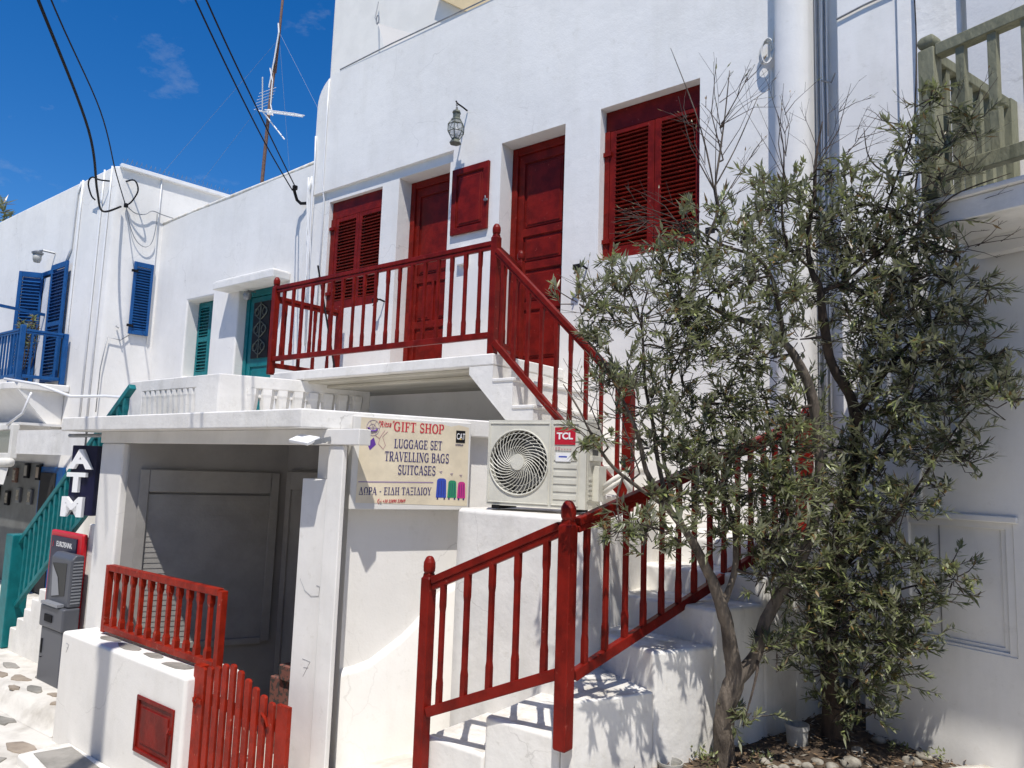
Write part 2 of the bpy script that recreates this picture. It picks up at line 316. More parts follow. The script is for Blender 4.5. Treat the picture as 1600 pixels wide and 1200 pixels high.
def relief(xs, zs, depth, O=(0, 0, 0), U=(1, 0, 0), N=(0, -1, 0), back=0.35):
    """wall front built from cells; depth(i,j) = set-back of the cell (m) or None for a hole through the wall"""
    g = G(); O, U, N = Vector(O), Vector(U), Vector(N); Z = Vector((0, 0, 1))
    def P(x, z, d): return O + U*x + Z*z - N*d
    nx, nz_ = len(xs)-1, len(zs)-1
    D = [[depth((xs[i]+xs[i+1])/2, (zs[j]+zs[j+1])/2) for j in range(nz_)] for i in range(nx)]
    def get(i, j): return D[i][j] if 0 <= i < nx and 0 <= j < nz_ else 'out'
    def val(d): return back if d in (None, 'out') else d
    for i in range(nx):
        for j in range(nz_):
            d = D[i][j]
            if d is not None:
                g.add([P(xs[i], zs[j], d), P(xs[i+1], zs[j], d), P(xs[i+1], zs[j+1], d), P(xs[i], zs[j+1], d)], [(0, 1, 2, 3)])
                g.add([P(xs[i], zs[j], back), P(xs[i+1], zs[j], back), P(xs[i+1], zs[j+1], back), P(xs[i], zs[j+1], back)], [(3, 2, 1, 0)])
    for i in range(-1, nx):
        for j in range(nz_):
            a, b = get(i, j), get(i+1, j)
            if a in (None, 'out') and b in (None, 'out'): continue
            if val(a) != val(b):
                x = xs[i+1]; g.add([P(x, zs[j], val(a)), P(x, zs[j], val(b)), P(x, zs[j+1], val(b)), P(x, zs[j+1], val(a))], [(0, 1, 2, 3)])
    for j in range(-1, nz_):
        for i in range(nx):
            a, b = get(i, j), get(i, j+1)
            if a in (None, 'out') and b in (None, 'out'): continue
            if val(a) != val(b):
                z = zs[j+1]; g.add([P(xs[i], z, val(a)), P(xs[i+1], z, val(a)), P(xs[i+1], z, val(b)), P(xs[i], z, val(b))], [(0, 1, 2, 3)])
    return g

def door_panel(g, O, U, N, w_, h, panels, t=0.045):
    """door leaf with sunk and raised panels; panels = (u0,z0,u1,z1)"""
    us = sorted({0.0, w_} | {round(q, 4) for p in panels for q in (p[0], p[2], p[0]+.022, p[2]-.022, p[0]+.045, p[2]-.045)})
    zs = sorted({0.0, h} | {round(q, 4) for p in panels for q in (p[1], p[3], p[1]+.022, p[3]-.022, p[1]+.045, p[3]-.045)})
    def dep(x, z):
        for a, b, c, d in panels:
            if a < x < c and b < z < d:
                if a+.045 < x < c-.045 and b+.045 < z < d-.045: return 0.006
                if a+.022 < x < c-.022 and b+.022 < z < d-.022: return 0.014
                return 0.022
        return 0.0
    r = relief(us, zs, dep, O, U, N, back=t); g.add(r.v, r.f)

_slat_cache = {}
def slat_mesh(name, L, m, depth=0.050, th=0.012):
    k = (round(L, 3), m.name, depth)
    if k not in _slat_cache:
        me = bpy.data.meshes.new(name); x = L/2; y = depth/2; z = th/2
        me.from_pydata([(-x,-y,-z),(x,-y,-z),(x,y,-z),(-x,y,-z),(-x,-y,z),(x,-y,z),(x,y,z),(-x,y,z)], [], [(0,3,2,1),(4,5,6,7),(0,1,5,4),(1,2,6,5),(2,3,7,6),(3,0,4,7)])
        me.materials.append(m); _slat_cache[k] = me
    return _slat_cache[k]

def louvre_leaf(parent, O, ang, w_, z0, z1, m, name='shutter', stile=0.075, top=0.13, bot=0.12, pitch=0.045, t=0.04, tilt=34, mid=None, label=None):
    """louvred leaf: O = lower corner of its front face, ang = direction of its width; slats are its own pieces"""
    U = Vector((math.cos(ang), math.sin(ang), 0)); N = Vector((math.sin(ang), -math.cos(ang), 0)); O = Vector(O)
    g = G(); h = z1 - z0; O0 = Vector((O.x, O.y, z0))
    g.obox(O0, U, N, 0, -t, 0, stile, 0, h); g.obox(O0, U, N, w_-stile, -t, 0, w_, 0, h)
    g.obox(O0, U, N, stile, -t+.002, 0, w_-stile, -.002, bot); g.obox(O0, U, N, stile, -t+.002, h-top, w_-stile, -.002, h)
    if mid: g.obox(O0, U, N, stile, -t+.002, mid-.04, w_-stile, -.002, mid+.04)
    o = g.build(name, m, parent, bevel=0.004, seg=1, label=label)
    me = slat_mesh('slat', w_-2*stile+.006, m)
    z = bot + pitch*0.55
    while z < h - top - pitch*0.3:
        if not (mid and abs(z-mid) < .05):
            c = O0 + U*(w_/2) - N*(t/2) + Vector((0, 0, z))
            piece('slat', me, o, c, rot=(rad(tilt), 0, ang))
        z += pitch
    # the closed board behind the slats keeps the room dark
    b = G(); b.obox(O0, U, N, stile, -t-.006, bot, w_-stile, -t-.003, h-top); b.build('backing', m, o)
    return o

def txt(s, size, m, parent, O, U, V, squeeze=1.0, depth=0.001, name='lettering', align='LEFT', shear=0.0, bold=0.0, spacing=1.0):
    c = bpy.data.curves.new('t', 'FONT'); c.body = s; c.size = size; c.align_x = align; c.extrude = depth; c.shear = shear; c.offset = bold; c.space_character = spacing
    o = bpy.data.objects.new('t', c); COL.objects.link(o)
    dg = bpy.context.evaluated_depsgraph_get(); me = bpy.data.meshes.new_from_object(o.evaluated_get(dg))
    bpy.data.objects.remove(o)
    O, U, V = Vector(O), Vector(U).normalized(), Vector(V).normalized(); W_ = U.cross(V)
    g = G(); g.add([O + U*v.co.x*squeeze + V*v.co.y + W_*v.co.z for v in me.vertices], [tuple(p.vertices) for p in me.polygons])
    return g.build(name, m, parent)

# ------------------------------------------------------------------ ground
def gz(x, y):
    """street level: rises gently to the right"""
    t = min(1, max(0, (x + 6.4)/3.6)); return 0.27 + 0.62*t*t*(3-2*t)
g = G(); xs = [-60, -30, -18] + [-12 + i*0.5 for i in range(33)] + [6, 12, 30]; ys = [-30, -10, -3, 0, 1, 2, 2.98, 3.6, 4.2, 5, 6.5, 9, 20, 60]
def gzz(x, y):
    z = gz(x, y)
    if x < -7.3 and y > 2.99: z = 0.42
    return z
vs = [(x, y, gzz(x, y) - (0.02 if y > 9 else 0)) for y in ys for x in xs]; nx = len(xs)
g.add(vs, [(j*nx+i, j*nx+i+1, (j+1)*nx+i+1, (j+1)*nx+i) for j in range(len(ys)-1) for i in range(nx-1)])
g.build('street', PAVE, kind='structure', origin=(0, 0, 0))
# upper tread of the stepped street and its rounded riser
g = G()
edge = [(-16, 2.86), (-12, 2.90), (-10, 2.93), (-8.9, 2.95), (-8.3, 2.98), (-7.8, 2.99), (-7.26, 3.02)]
prof = [(0.10, 0.272), (0.055, 0.30), (0.03, 0.35), (0.0, 0.40), (-0.03, 0.424), (-0.10, 0.432)]
for k in range(len(edge)-1):
    (x0, y0), (x1, y1) = edge[k], edge[k+1]
    for j in range(len(prof)-1):
        g.add([(x0, y0-prof[j][0], prof[j][1]), (x1, y1-prof[j][0], prof[j][1]), (x1, y1-prof[j+1][0], prof[j+1][1]), (x0, y0-prof[j+1][0], prof[j+1][1])], [(0, 1, 2, 3)])
    g.add([(x0, y0+.10, .432), (x1, y1+.10, .432), (x1, 5.0, .432), (x0, 5.0, .432)], [(0, 1, 2, 3)])
stp = g.build('street_step', PAVE, kind='structure', origin=(-10, 3, 0.3), smooth=True, weld=True)

paving = thing('paving', 'irregular grey and brown flagstones with wide whitewashed joints in the stepped street', 'paving', (-8, 2.6, 0.28))
paving['kind'] = 'structure'; del paving['category']
def flag(x, y, z, rx, ry, a, m=STONE, seed=0):
    rnd = random.Random(seed); n = 11; pts = []
    for k in range(n):
        t = 2*math.pi*k/n; q = 0.68 + 0.5*rnd.random()
        px, py = rx*q*math.cos(t), ry*q*math.sin(t)
        pts.append((x + px*math.cos(a)-py*math.sin(a), y + px*math.sin(a)+py*math.cos(a)))
    g = G(); h = 0.012
    vs = [(p[0], p[1], z-.01) for p in pts] + [(x+(p[0]-x)*.96, y+(p[1]-y)*.96, z+h*.7) for p in pts] + [(x+(p[0]-x)*.88, y+(p[1]-y)*.88, z+h) for p in pts]
    fs = [(i, (i+1) % n, (i+1) % n+n, i+n) for i in range(n)] + [(i+n, (i+1) % n+n, (i+1) % n+2*n, i+2*n) for i in range(n)] + [tuple(range(2*n, 3*n))]
    g.add(vs, fs); return g.build('flagstone', m, paving, smooth=False)
rnd = random.Random(11)
lower = [(-7.20, 2.665, .18, .10, .1), (-8.05, 2.78, .20, .09, .2), (-8.15, 2.60, .10, .06, .4), (-7.35, 2.44, .14, .08, .0), (-7.02, 2.40, .10, .13, .3), (-7.75, 2.45, .17, .09, .3),
         (-6.95, 2.15, .2, .12, .2), (-7.5, 2.12, .2, .13, -.2), (-6.3, 2.2, .22, .13, .1), (-8.4, 2.3, .2, .13, .2), (-5.7, 2.3, .2, .12, 0), (-5.1, 2.35, .22, .14, .3)]
for k, (x, y, a, b, c) in enumerate(lower): flag(x, y, gz(x, y)+.001, a, b, c, STONE if k % 3 else STONE2, k)
upper = [(-8.75, 3.17, .17, .07, .1), (-8.25, 3.13, .17, .06, .0), (-7.9, 3.2, .12, .05, .3), (-8.6, 3.33, .14, .05, .2), (-9.1, 3.08, .2, .06, .1), (-9.35, 3.28, .22, .07, 0), (-7.62, 3.12, .11, .05, .4),
         (-9.9, 3.1, .2, .09, 0), (-8.45, 3.02, .1, .035, .1)]
for k, (x, y, a, b, c) in enumerate(upper): flag(x, y, .433, a, b, c, STONE2 if k % 2 == 0 else STONE, 40+k)

# ------------------------------------------------------------------ main house
D = 5.76
house = thing('main_house', 'large white plastered house with oxblood doors and louvred shutters above the gift shop', 'house', (-5.0, 6.5, 0.2))
openings = [(-7.696, -6.693, 4.62, 6.055, .10), (-6.403, -5.582, 3.55, 6.09, .29), (-4.812, -4.006, 3.55, 6.10, .24), (-3.604, -2.604, 4.655, 6.135, .11)]
zc = [7.80 - 0.38*(1-math.cos(t)) for t in [math.pi/2*k/8 for k in range(8, -1, -1)]]     # rounded top corner
fx = sorted({-8.03, -5.5, -1.93} | {o[0] for o in openings} | {o[1] for o in openings})
fz = sorted({0.2, 6.20, 6.215} | set(round(z, 4) for z in zc) | {o[2] for o in openings} | {o[3] for o in openings})
def fdep(x, z):
    base = 0.045 if (x < -5.5 and z < 6.20) else 0.0
    for a, b, c, d, e in openings:
        if a < x < b and c < z < d: return e + 0.08
    return base
r = relief(fx, fz, fdep, O=(0, D, 0), back=0.42)
R = 0.38; cx, czz = -8.03+R, 7.80-R
r.v = [((cx - math.sqrt(max(0, R*R-(v[2]-czz)**2))) if (abs(v[0]+8.03) < 1e-4 and v[2] > czz) else v[0], v[1], v[2]) for v in r.v]
r.build('front_wall', WHITE, house, bevel=0.022, seg=3, weld=True)
g = G(); g.box(-7.98, D+.43, .2, -1.95, 11.5, 7.3); g.build('building_body', WHITE_SMOOTH, house)
g = G(); g.tube([(-7.60+.0, D-.0, 7.815), (-6.6, D-.01, 7.83), (-5.6, D-.01, 7.825), (-4.6, D-.01, 7.83), (-2, D-.01, 7.82)], .009, 5); g.build('roof_cable', GREY_METAL, house)
g = G(); g.tube([(-7.80, D-.01, 7.74), (-7.80, D-.013, 7.2), (-7.795, D-.013, 6.3), (-7.80, D+.03, 6.1), (-7.80, D+.03, 4.4)], .011, 6); g.build('conduit', WHITE_TRIM, house, smooth=True)
g = G(); g.tube([(-8.0, D-.02, 7.0), (-7.985, D-.02, 6.7), (-7.985, D-.02, 5.4), (-7.985, D+.02, 4.2)], .012, 6); g.build('conduit', WHITE_TRIM, house, smooth=True)

# shutters of the two windows
A0 = 0.0
def head(x0, x1, z0, z1, y, m=RED):
    g = G(); g.box(x0+.005, y, z0, x1-.005, y+.03, z1); return g.build('shutter_head', m, house, bevel=.004, seg=1)
head(-7.696, -6.693, 5.83, 6.055, D+.098)
louvre_leaf(house, (-7.60, D+.09, 0), 0, .445, 4.625, 5.825, RED, pitch=.0405, top=.05, bot=.12, stile=.055)
louvre_leaf(house, (-7.148, D+.09, 0), 0, .447, 4.625, 5.825, RED, pitch=.0405, top=.05, bot=.12, stile=.055)
g = G(); g.box(-7.694, D+.085, 4.63, -7.606, D+.13, 5.83); g.build('shutter_jamb', RED, house, bevel=.004, seg=1)
head(-3.604, -2.604, 5.93, 6.135, D+.098)
louvre_leaf(house, (-3.545, D+.085, 0), 0, .463, 4.665, 5.925, RED, pitch=.0405, top=.04, bot=.13, stile=.066)
louvre_leaf(house, (-3.077, D+.085, 0), 0, .463, 4.665, 5.925, RED, pitch=.0405, top=.04, bot=.13, stile=.066)
g = G(); g.box(-3.602, D+.08, 4.66, -3.548, D+.13, 5.93); g.build('shutter_jamb', RED, house, bevel=.004, seg=1)
g = G()
for x in (-7.66, -3.57):
    for z in (5.70, 4.85): g.box(x-.04, D+.06, z-.02, x+.05, D+.082, z+.02)
g.build('hinge', RED, house)

def front_door(x0, x1, y, z0, z1, panels, lab):
    fr = G(); fr.box(x0+.002, y-.03, z0, x0+.075, y+.03, z1); fr.box(x1-.075, y-.03, z0, x1-.002, y+.03, z1); fr.box(x0+.075, y-.028, z1-.085, x1-.075, y+.028, z1)
    f = fr.build('door_frame', RED, house, bevel=.005, seg=1)
    g = G(); wd = x1-x0-.15; door_panel(g, (x0+.075, y-.004, z0), (1, 0, 0), (0, -1, 0), wd, z1-z0-.085, panels)
    d = g.build('door', RED, house, bevel=.003, seg=1, weld=True, label=lab)
    h = G(); h.lathe([(.0, 0), (.018, 0), (.02, .02), (.012, .03), (0, .03)], (x1-.115, y-.03, z0+1.02), 8); h.build('door_handle', GREY_METAL, d)
    return d
W1 = .821-.15; W2 = .806-.15
front_door(-6.403, -5.582, D+.27, 3.68, 6.088, [(.07, .14, W1-.07, .62), (.07, .70, W1/2-.02, 1.16), (W1/2+.02, .70, W1-.07, 1.16), (.07, 1.25, W1-.07, 2.22)], 'oxblood door with a tall single upper panel')
front_door(-4.812, -4.006, D+.22, 3.68, 6.098, [(.08, .14, W2-.08, .66), (.08, .74, W2-.08, 1.08), (.08, 1.16, W2-.08, 1.44), (.08, 1.52, W2-.08, 2.24)], 'oxblood door with four stacked panels')
# meter cupboard
g = G(); door_panel(g, (-5.473, D-.035, 5.205), (1, 0, 0), (0, -1, 0), .52, .74, [(.07, .07, .45, .67)], t=.034)
cup = g.build('meter_cupboard', RED, house, bevel=.004, seg=1, weld=True)
g = G(); g.box(-4.985, D-.055, 5.50, -4.945, D-.036, 5.52); g.tube([(-4.97, D-.05, 5.55), (-4.955, D-.065, 5.52), (-4.965, D-.05, 5.49)], .006, 5); g.build('latch', GREY_METAL, cup)
g = G(); g.box(-5.34, D-.05, 4.86, -5.20, D-.001, 5.05); g.build('junction_box', WHITE_TRIM, house, bevel=.006)
def hook(x, z, y=D):
    g = G(); g.tube([(x, y, z), (x-.0, y-.07, z+.01), (x-.03, y-.10, z+.005)], .011, 6); g.box(x-.075, y-.125, z-.03, x-.0, y-.10, z+.02); g.tube([(x-.04, y-.11, z-.02), (x-.06, y-.12, z-.07)], .009, 5)
    return g.build('shutter_hook', BLACK, house)
hook(-6.55, 4.62, D+.045); hook(-3.72, 4.60); hook(-2.42, 4.72)

# balcony slab + stair body, one cast shape seen from the side
g = G(); g.box(-7.05, 4.72, 3.567, -3.95, D+.001, 3.667); g.build('balcony_slab', WHITE_ROUGH, house, bevel=.014, seg=2)
def under(x):                                           # underside of the stair body
    if x < -3.80: return 3.50 - (x+4.21)*(.39/.41)
    if x < -3.46: return 3.11 - (x+3.80)*(.08/.34)
    return .25
g = G()
for i in range(-1, 6):
    xa, xb = (-4.21, -3.95) if i < 0 else (-3.95+.215*i, -3.95+.215*(i+1)); zt = 3.565 if i < 0 else 3.667-(i+1)*.2275
    cuts = [xa] + [c for c in (-3.80, -3.46) if xa < c < xb] + [xb]
    for c0_, c1_ in zip(cuts, cuts[1:]): g.prism([(c0_, under(c0_+1e-6)), (c1_, under(c1_-1e-6)), (c1_, zt), (c0_, zt)], 'y', 4.722, D-.001)
g.build('stair_body', WHITE_ROUGH, house)
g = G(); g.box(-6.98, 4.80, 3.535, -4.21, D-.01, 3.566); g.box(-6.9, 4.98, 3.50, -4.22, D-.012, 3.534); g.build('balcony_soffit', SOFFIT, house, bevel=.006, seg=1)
st = thing('upper_stair_treads', 'white steep upper stair flight dropping right from the red balcony', 'stairs', (-3.4, 5.2, 3.0))
x = -3.95
for i in range(6):
    z2 = 3.667 - (i+1)*.2275; gg = G(); gg.box(x+.002, 4.712, z2-.018, x+.229, D-.004, z2+.014); gg.build('step', WHITE_ROUGH, st, bevel=.010, seg=2); x += .215

# ------------------------------------------------------------------ lower winding stair
flank = [(-2.04, 3.17), (-1.94, 3.40), (-1.86, 3.60), (-1.78, 3.78), (-1.70, 4.0), (-1.63, 4.25), (-1.58, 4.42), (-1.50, 4.80), (-1.38, 5.755)]
stair = thing('lower_staircase', 'white plastered winding stair rising behind the red handrail to the right', 'stairs', (-2.3, 3.9, 0.3))
fronts = [[(-3.06, 3.735), (-3.04, 3.17)], [(-2.66, 3.735), (-2.615, 3.168)], [(-2.43, 3.735), (-2.13, 3.165)],
          [(-2.40, 3.90), (-2.30, 3.82), (-1.86, 3.60)], [(-2.40, 4.10), (-1.70, 4.0)], [(-2.40, 4.42), (-1.58, 4.42)], [(-2.40, 4.76), (-1.507, 4.76)]]
tops_ = [1.222, 1.420, 1.605, 1.80, 1.985, 2.135, 2.30]
between = [[], [], [(-2.06, 3.165), (-1.94, 3.40)], [(-1.78, 3.78)], [(-1.63, 4.25)], [(-1.545, 4.60)], [(-1.38, 5.755)]]
for i in range(7):                                   # every step is one block down to the ground, butted to the next
    nxt = fronts[i+1][::-1] if i < 6 else [(-2.40, 5.755)]
    poly = fronts[i] + between[i] + nxt
    if i == 2: poly = poly + [(-2.40, 3.735)]
    g = G(); g.prism(poly, 'z', .22, tops_[i]); g.build('step', WHITE_ROUGH, stair, bevel=.022, seg=3)

# wall block carrying the air conditioner
g = G()
pl = [(-3.40, 3.76), (-3.36, 3.725), (-3.28, 3.715), (-2.44, 3.712), (-2.36, 3.73), (-2.325, 3.80), (-2.35, 4.2), (-2.405, 4.71), (-3.45, 4.71)]
g.prism(pl, 'z', .2, 2.445); blk = g.build('ledge_wall', WHITE_ROUGH, house, bevel=.03, seg=3)

# ------------------------------------------------------------------ railings
def rail_bar(parent, p, q, m=RED, name='handrail', w_=.050, h=.040):
    g = G(); g.bar(p, q, w_, h)
    if name == 'handrail': p2 = Vector(p) - Vector((0, 0, h*.95)); q2 = Vector(q) - Vector((0, 0, h*.95)); g.bar(p2, q2, w_*.66, h*.85)
    return g.build(name, m, parent, bevel=.006, seg=2)
def post(parent, x, y, z0, z1, m=RED, s=.034, ang=0.0, knob=True, name='post'):
    g = G()
    if knob:
        h = z1
        g.sqprof([(s*.9, z0), (s, z0+.01), (s, h-.125), (s*.8, h-.115), (s*.72, h-.095)], (x, y, 0), ang)
        g.lathe([(s*.80, h-.10), (s*1.06, h-.082), (s*1.12, h-.06), (s*1.08, h-.036), (s*.78, h-.014), (s*.5, h-.002), (s*.2, h)], (x, y, 0), 8, math.pi/8)
    else: g.sqprof([(s*.92, z0), (s, z0+.01), (s, z1-.012), (s*.85, z1)], (x, y, 0), ang)
    return g.build(name, m, parent, bevel=.004, seg=1)
def baluster(parent, x, y, z0, z1, m=RED, s=.016, ang=0.0, name='baluster'):
    g = G(); L = z1-z0; e = min(.11, L*.2)
    g.sqprof([(s, z0-.012), (s, z0+e), (s*.84, z0+e+.03), (s*.84, z1-e-.03), (s, z1-e), (s, z1+.012)], (x, y, 0), ang)
    return g.build(name, m, parent, bevel=.002, seg=1)
def rail_section(parent, A, B, h_lo, h_hi, n, m=RED, ang=0.0, s=.016, first=.5, w_=.050):
    """A,B = (x,y,z) base line; rails at heights h_lo and h_hi above it"""
    A, B = Vector(A), Vector(B); Z = Vector((0, 0, 1))
    rail_bar(parent, A+Z*h_hi, B+Z*h_hi, m, 'handrail', w_)
    rail_bar(parent, A+Z*h_lo, B+Z*h_lo, m, 'bottom_rail', w_*.8, .055)
    for k in range(n):
        t = (k+first)/(n-1+2*first) if n > 1 else .5; p = A.lerp(B, t)
        jr = random.uniform(-.035, .035); p = p + (B-A).normalized()*random.uniform(-.005, .005); baluster(parent, p.x, p.y, p.z+h_lo+.025, p.z+h_hi-.055, m, s*random.uniform(.93, 1.06), ang+jr)

br = thing('balcony_railing', 'oxblood wooden balcony railing in front of the two red doors', 'railing', (-5.6, 4.75, 3.667))
post(br, -7.18, 4.77, 3.66, 4.76); post(br, -4.005, 4.77, 3.57, 4.80); post(br, -7.18, 5.66, 3.667, 4.60, knob=False, s=.03)
rail_section(br, (-7.15, 4.77, 3.667), (-4.04, 4.77, 3.667), .165, .965, 18, first=.8)
rail_section(br, (-7.18, 4.81, 3.667), (-7.18, 5.62, 3.667), .10, .86, 4)
post(br, -4.30, 5.50, 3.667, 4.80)
rail_section(br, (-4.03, 4.81, 3.667), (-4.28, 5.46, 3.667), .12, .94, 4, ang=rad(-20))
ur = thing('upper_stair_railing', 'steep oxblood railing descending right from the balcony newel', 'railing', (-3.3, 4.75, 3.0))
rail_section(ur, (-3.97, 4.75, 3.667), (-2.70, 4.75, 2.44), .10, .89, 9)
post(ur, -2.68, 4.75, 2.30, 3.42, s=.036)
lr = thing('lower_stair_railing', 'oxblood railing along the lowest steps between two square newels', 'railing', (-2.55, 3.13, 1.2))
post(lr, -3.03, 3.13, .93, 2.205, s=.033); post(lr, -2.085, 3.115, 1.39, 2.565, s=.036)
rail_section(lr, (-2.99, 3.125, 1.22), (-2.13, 3.12, 1.585), .145, .855, 5, s=.0155)
ll = thing('long_stair_railing', 'long oxblood railing climbing away behind the olive tree trunks', 'railing', (-1.9, 4.2, 1.6))
rail_section(ll, (-2.07, 3.17, 1.60), (-1.66, 5.42, 2.27), .125, .86, 15, ang=rad(80), s=.0155)
post(ll, -1.65, 5.46, 2.28, 3.22, s=.036, ang=rad(80))

# ------------------------------------------------------------------ gift shop
shop = thing('gift_shop', 'low white gift shop with flat canopy roof and open shaded porch under the balcony', 'shop', (-5.6, 4.2, 0.28))
g = G(); g.prism([(-7.93, 3.0), (-4.13, 3.0), (-3.52, 4.36), (-3.50, 4.716), (-3.50, 5.75), (-7.3, 5.75), (-7.3, 3.42), (-7.93, 3.36)], 'z', 2.935, 3.062)
g.build('canopy_roof', WHITE_ROUGH, shop, bevel=.012, seg=2)
g = G(); g.box(-7.42, 3.16, 2.83, -3.735, 3.26, 2.934); g.build('front_beam', WHITE_SMOOTH, shop, bevel=.006)
g = G(); g.box(-7.40, 3.165, .42, -6.965, 3.50, 2.829); g.build('left_pier', WHITE, shop, bevel=.02, seg=3)
g = G(); g.box(-4.055, 3.175, .25, -3.90, 3.212, 2.829); g.build('right_post', WHITE_SMOOTH, shop, bevel=.008)
g = G(); g.box(-4.345, 3.20, .25, -4.058, 3.27, 2.60); g.build('board_panel', WHITE_SMOOTH, shop, bevel=.005)
g = G(); g.box(-4.27, 3.262, 2.60, -4.13, 3.36, 2.829); g.build('upper_post', WHITE_SMOOTH, shop, bevel=.005)
g = G(); g.box(-4.125, 3.30, 2.60, -4.06, 3.33, 2.82); g.build('metal_plate', GREY_METAL, shop, bevel=.003, seg=1)
# side wall under the sign
a66 = rad(66); U66 = Vector((math.cos(a66), math.sin(a66), 0)); N66 = Vector((math.sin(a66), -math.cos(a66), 0))
g = G(); g.obox((-4.06, 3.38, 0), U66, N66, 0, -.16, .25, 1.5, 0, 2.934); g.build('side_wall', WHITE, shop)
g = G()                                                       # plinth with its wavy top edge
top = [(0, 1.34), (.10, 1.355), (.20, 1.385), (.30, 1.45), (.42, 1.53), (.52, 1.62), (.62, 1.74), (.72, 1.84), (.85, 1.88), (1.2, 1.90)]
O = Vector((-4.06, 3.38, 0))
for k in range(len(top)-1):
    (u0, z0), (u1, z1) = top[k], top[k+1]
    for (na, za, nb, zb) in ((.05, .25, .05, -.035), (.05, -.035, .036, -.008), (.036, -.008, .0, .012)):
        A_ = za if za > .2 else None
        p = [O+U66*u0+N66*na+Vector((0, 0, za if A_ else z0+za)), O+U66*u1+N66*na+Vector((0, 0, za if A_ else z1+za)), O+U66*u1+N66*nb+Vector((0, 0, z1+zb)), O+U66*u0+N66*nb+Vector((0, 0, z0+zb))]
        g.add(p, [(0, 1, 2, 3)])
g.add([O+N66*.05+Vector((0, 0, .25)), O+N66*.05+Vector((0, 0, 1.305)), O+Vector((0, 0, 1.352)), O+Vector((0, 0, .25))], [(0, 1, 2, 3)])
g.build('plinth', WHITE, shop, smooth=True, weld=True)
# porch: angled left wall with roller shutter, back wall with a second one
a65 = rad(65); U65 = Vector((math.cos(a65), math.sin(a65), 0)); N65 = Vector((math.sin(a65), -math.cos(a65), 0))
Lw = Vector((-6.90, 3.20, 0))
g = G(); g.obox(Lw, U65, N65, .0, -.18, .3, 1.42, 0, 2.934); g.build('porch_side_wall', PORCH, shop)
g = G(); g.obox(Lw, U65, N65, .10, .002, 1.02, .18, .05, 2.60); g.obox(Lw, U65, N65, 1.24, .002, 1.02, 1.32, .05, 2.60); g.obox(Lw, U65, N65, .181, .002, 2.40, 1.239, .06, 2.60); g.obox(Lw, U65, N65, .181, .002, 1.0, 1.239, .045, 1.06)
rs = g.build('roller_shutter_frame', SHUTTER_SHADED, shop, bevel=.005, seg=1)
me = slat_mesh('roller_slat', 1.06, SHUTTER_SHADED, depth=.048, th=.014)
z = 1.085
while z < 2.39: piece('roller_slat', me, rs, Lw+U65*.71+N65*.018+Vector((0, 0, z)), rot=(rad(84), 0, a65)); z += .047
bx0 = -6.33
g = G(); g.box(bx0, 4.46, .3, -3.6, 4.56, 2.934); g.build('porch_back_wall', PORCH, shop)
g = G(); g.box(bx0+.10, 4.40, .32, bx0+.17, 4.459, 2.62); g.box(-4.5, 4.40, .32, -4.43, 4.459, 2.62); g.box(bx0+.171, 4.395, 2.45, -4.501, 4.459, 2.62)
rs2 = g.build('roller_shutter_frame', SHUTTER_SHADED, shop, bevel=.005, seg=1)
L2 = (-4.5)-(bx0+.17); me = slat_mesh('roller_slat', L2, SHUTTER_SHADED, depth=.048, th=.014); z = .36
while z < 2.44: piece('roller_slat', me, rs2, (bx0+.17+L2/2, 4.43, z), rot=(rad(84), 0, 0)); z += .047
g = G(); g.box(-6.9, 3.35, .25, -3.9, 4.5, .34); g.build('porch_floor', STONE, shop)
# low front wall with hatch and capping stones
g = G(); g.prism([(-7.20, 2.90), (-5.12, 2.90), (-5.06, 3.30), (-7.16, 3.36)], 'z', .2, 1.182); lw = g.build('low_front_wall', WHITE, shop, bevel=.028, seg=3)
def inlay(parent, x, y, z, rx, ry, a, seed, m=STONE):
    rnd = random.Random(seed); n = 10; g = G(); pts = []
    for k in range(n):
        t = 2*math.pi*k/n; q = .85+.28*rnd.random(); px, py = rx*q*math.cos(t), ry*q*math.sin(t)
        pts.append((x+px*math.cos(a)-py*math.sin(a), y+px*math.sin(a)+py*math.cos(a)))
    g.prism(pts, 'z', z-.004, z+.004); return g.build('capping_stone', m, parent)
inlay(lw, -6.62, 3.05, 1.183, .16, .05, .1, 3); inlay(lw, -6.25, 3.03, 1.183, .17, .055, .0, 5); inlay(lw, -5.45, 3.02, 1.183, .16, .06, .1, 8); inlay(lw, -5.85, 3.04, 1.183, .12, .05, 0, 9)
g = G(); door_panel(g, (-5.757, 2.885, .545), (1, 0, 0), (0, -1, 0), .54, .40, [(.03, .03, .51, .37)], t=.014)
ht = g.build('hatch', RED, shop, bevel=.004, seg=1, weld=True, label='oxblood square hatch with small latch')
g = G(); g.box(-5.262, 2.872, .78, -5.225, 2.884, .80); g.tube([(-5.25, 2.878, .82), (-5.24, 2.862, .79), (-5.25, 2.878, .76)], .006, 5); g.build('latch', RED, ht)
g = G(); g.prism([(-6.86, 2.52), (-6.02, 2.46), (-5.96, 2.897), (-6.84, 2.897)], 'z', .2, .345); ds = g.build('doorstep', WHITE_ROUGH, shop, bevel=.025, seg=3)
g = G(); g.prism([(-6.76, 2.60), (-6.08, 2.53), (-6.04, 2.82), (-6.70, 2.86)], 'z', .343, .353); g.build('doorstep_stone', STONE, ds, bevel=.003, seg=1)
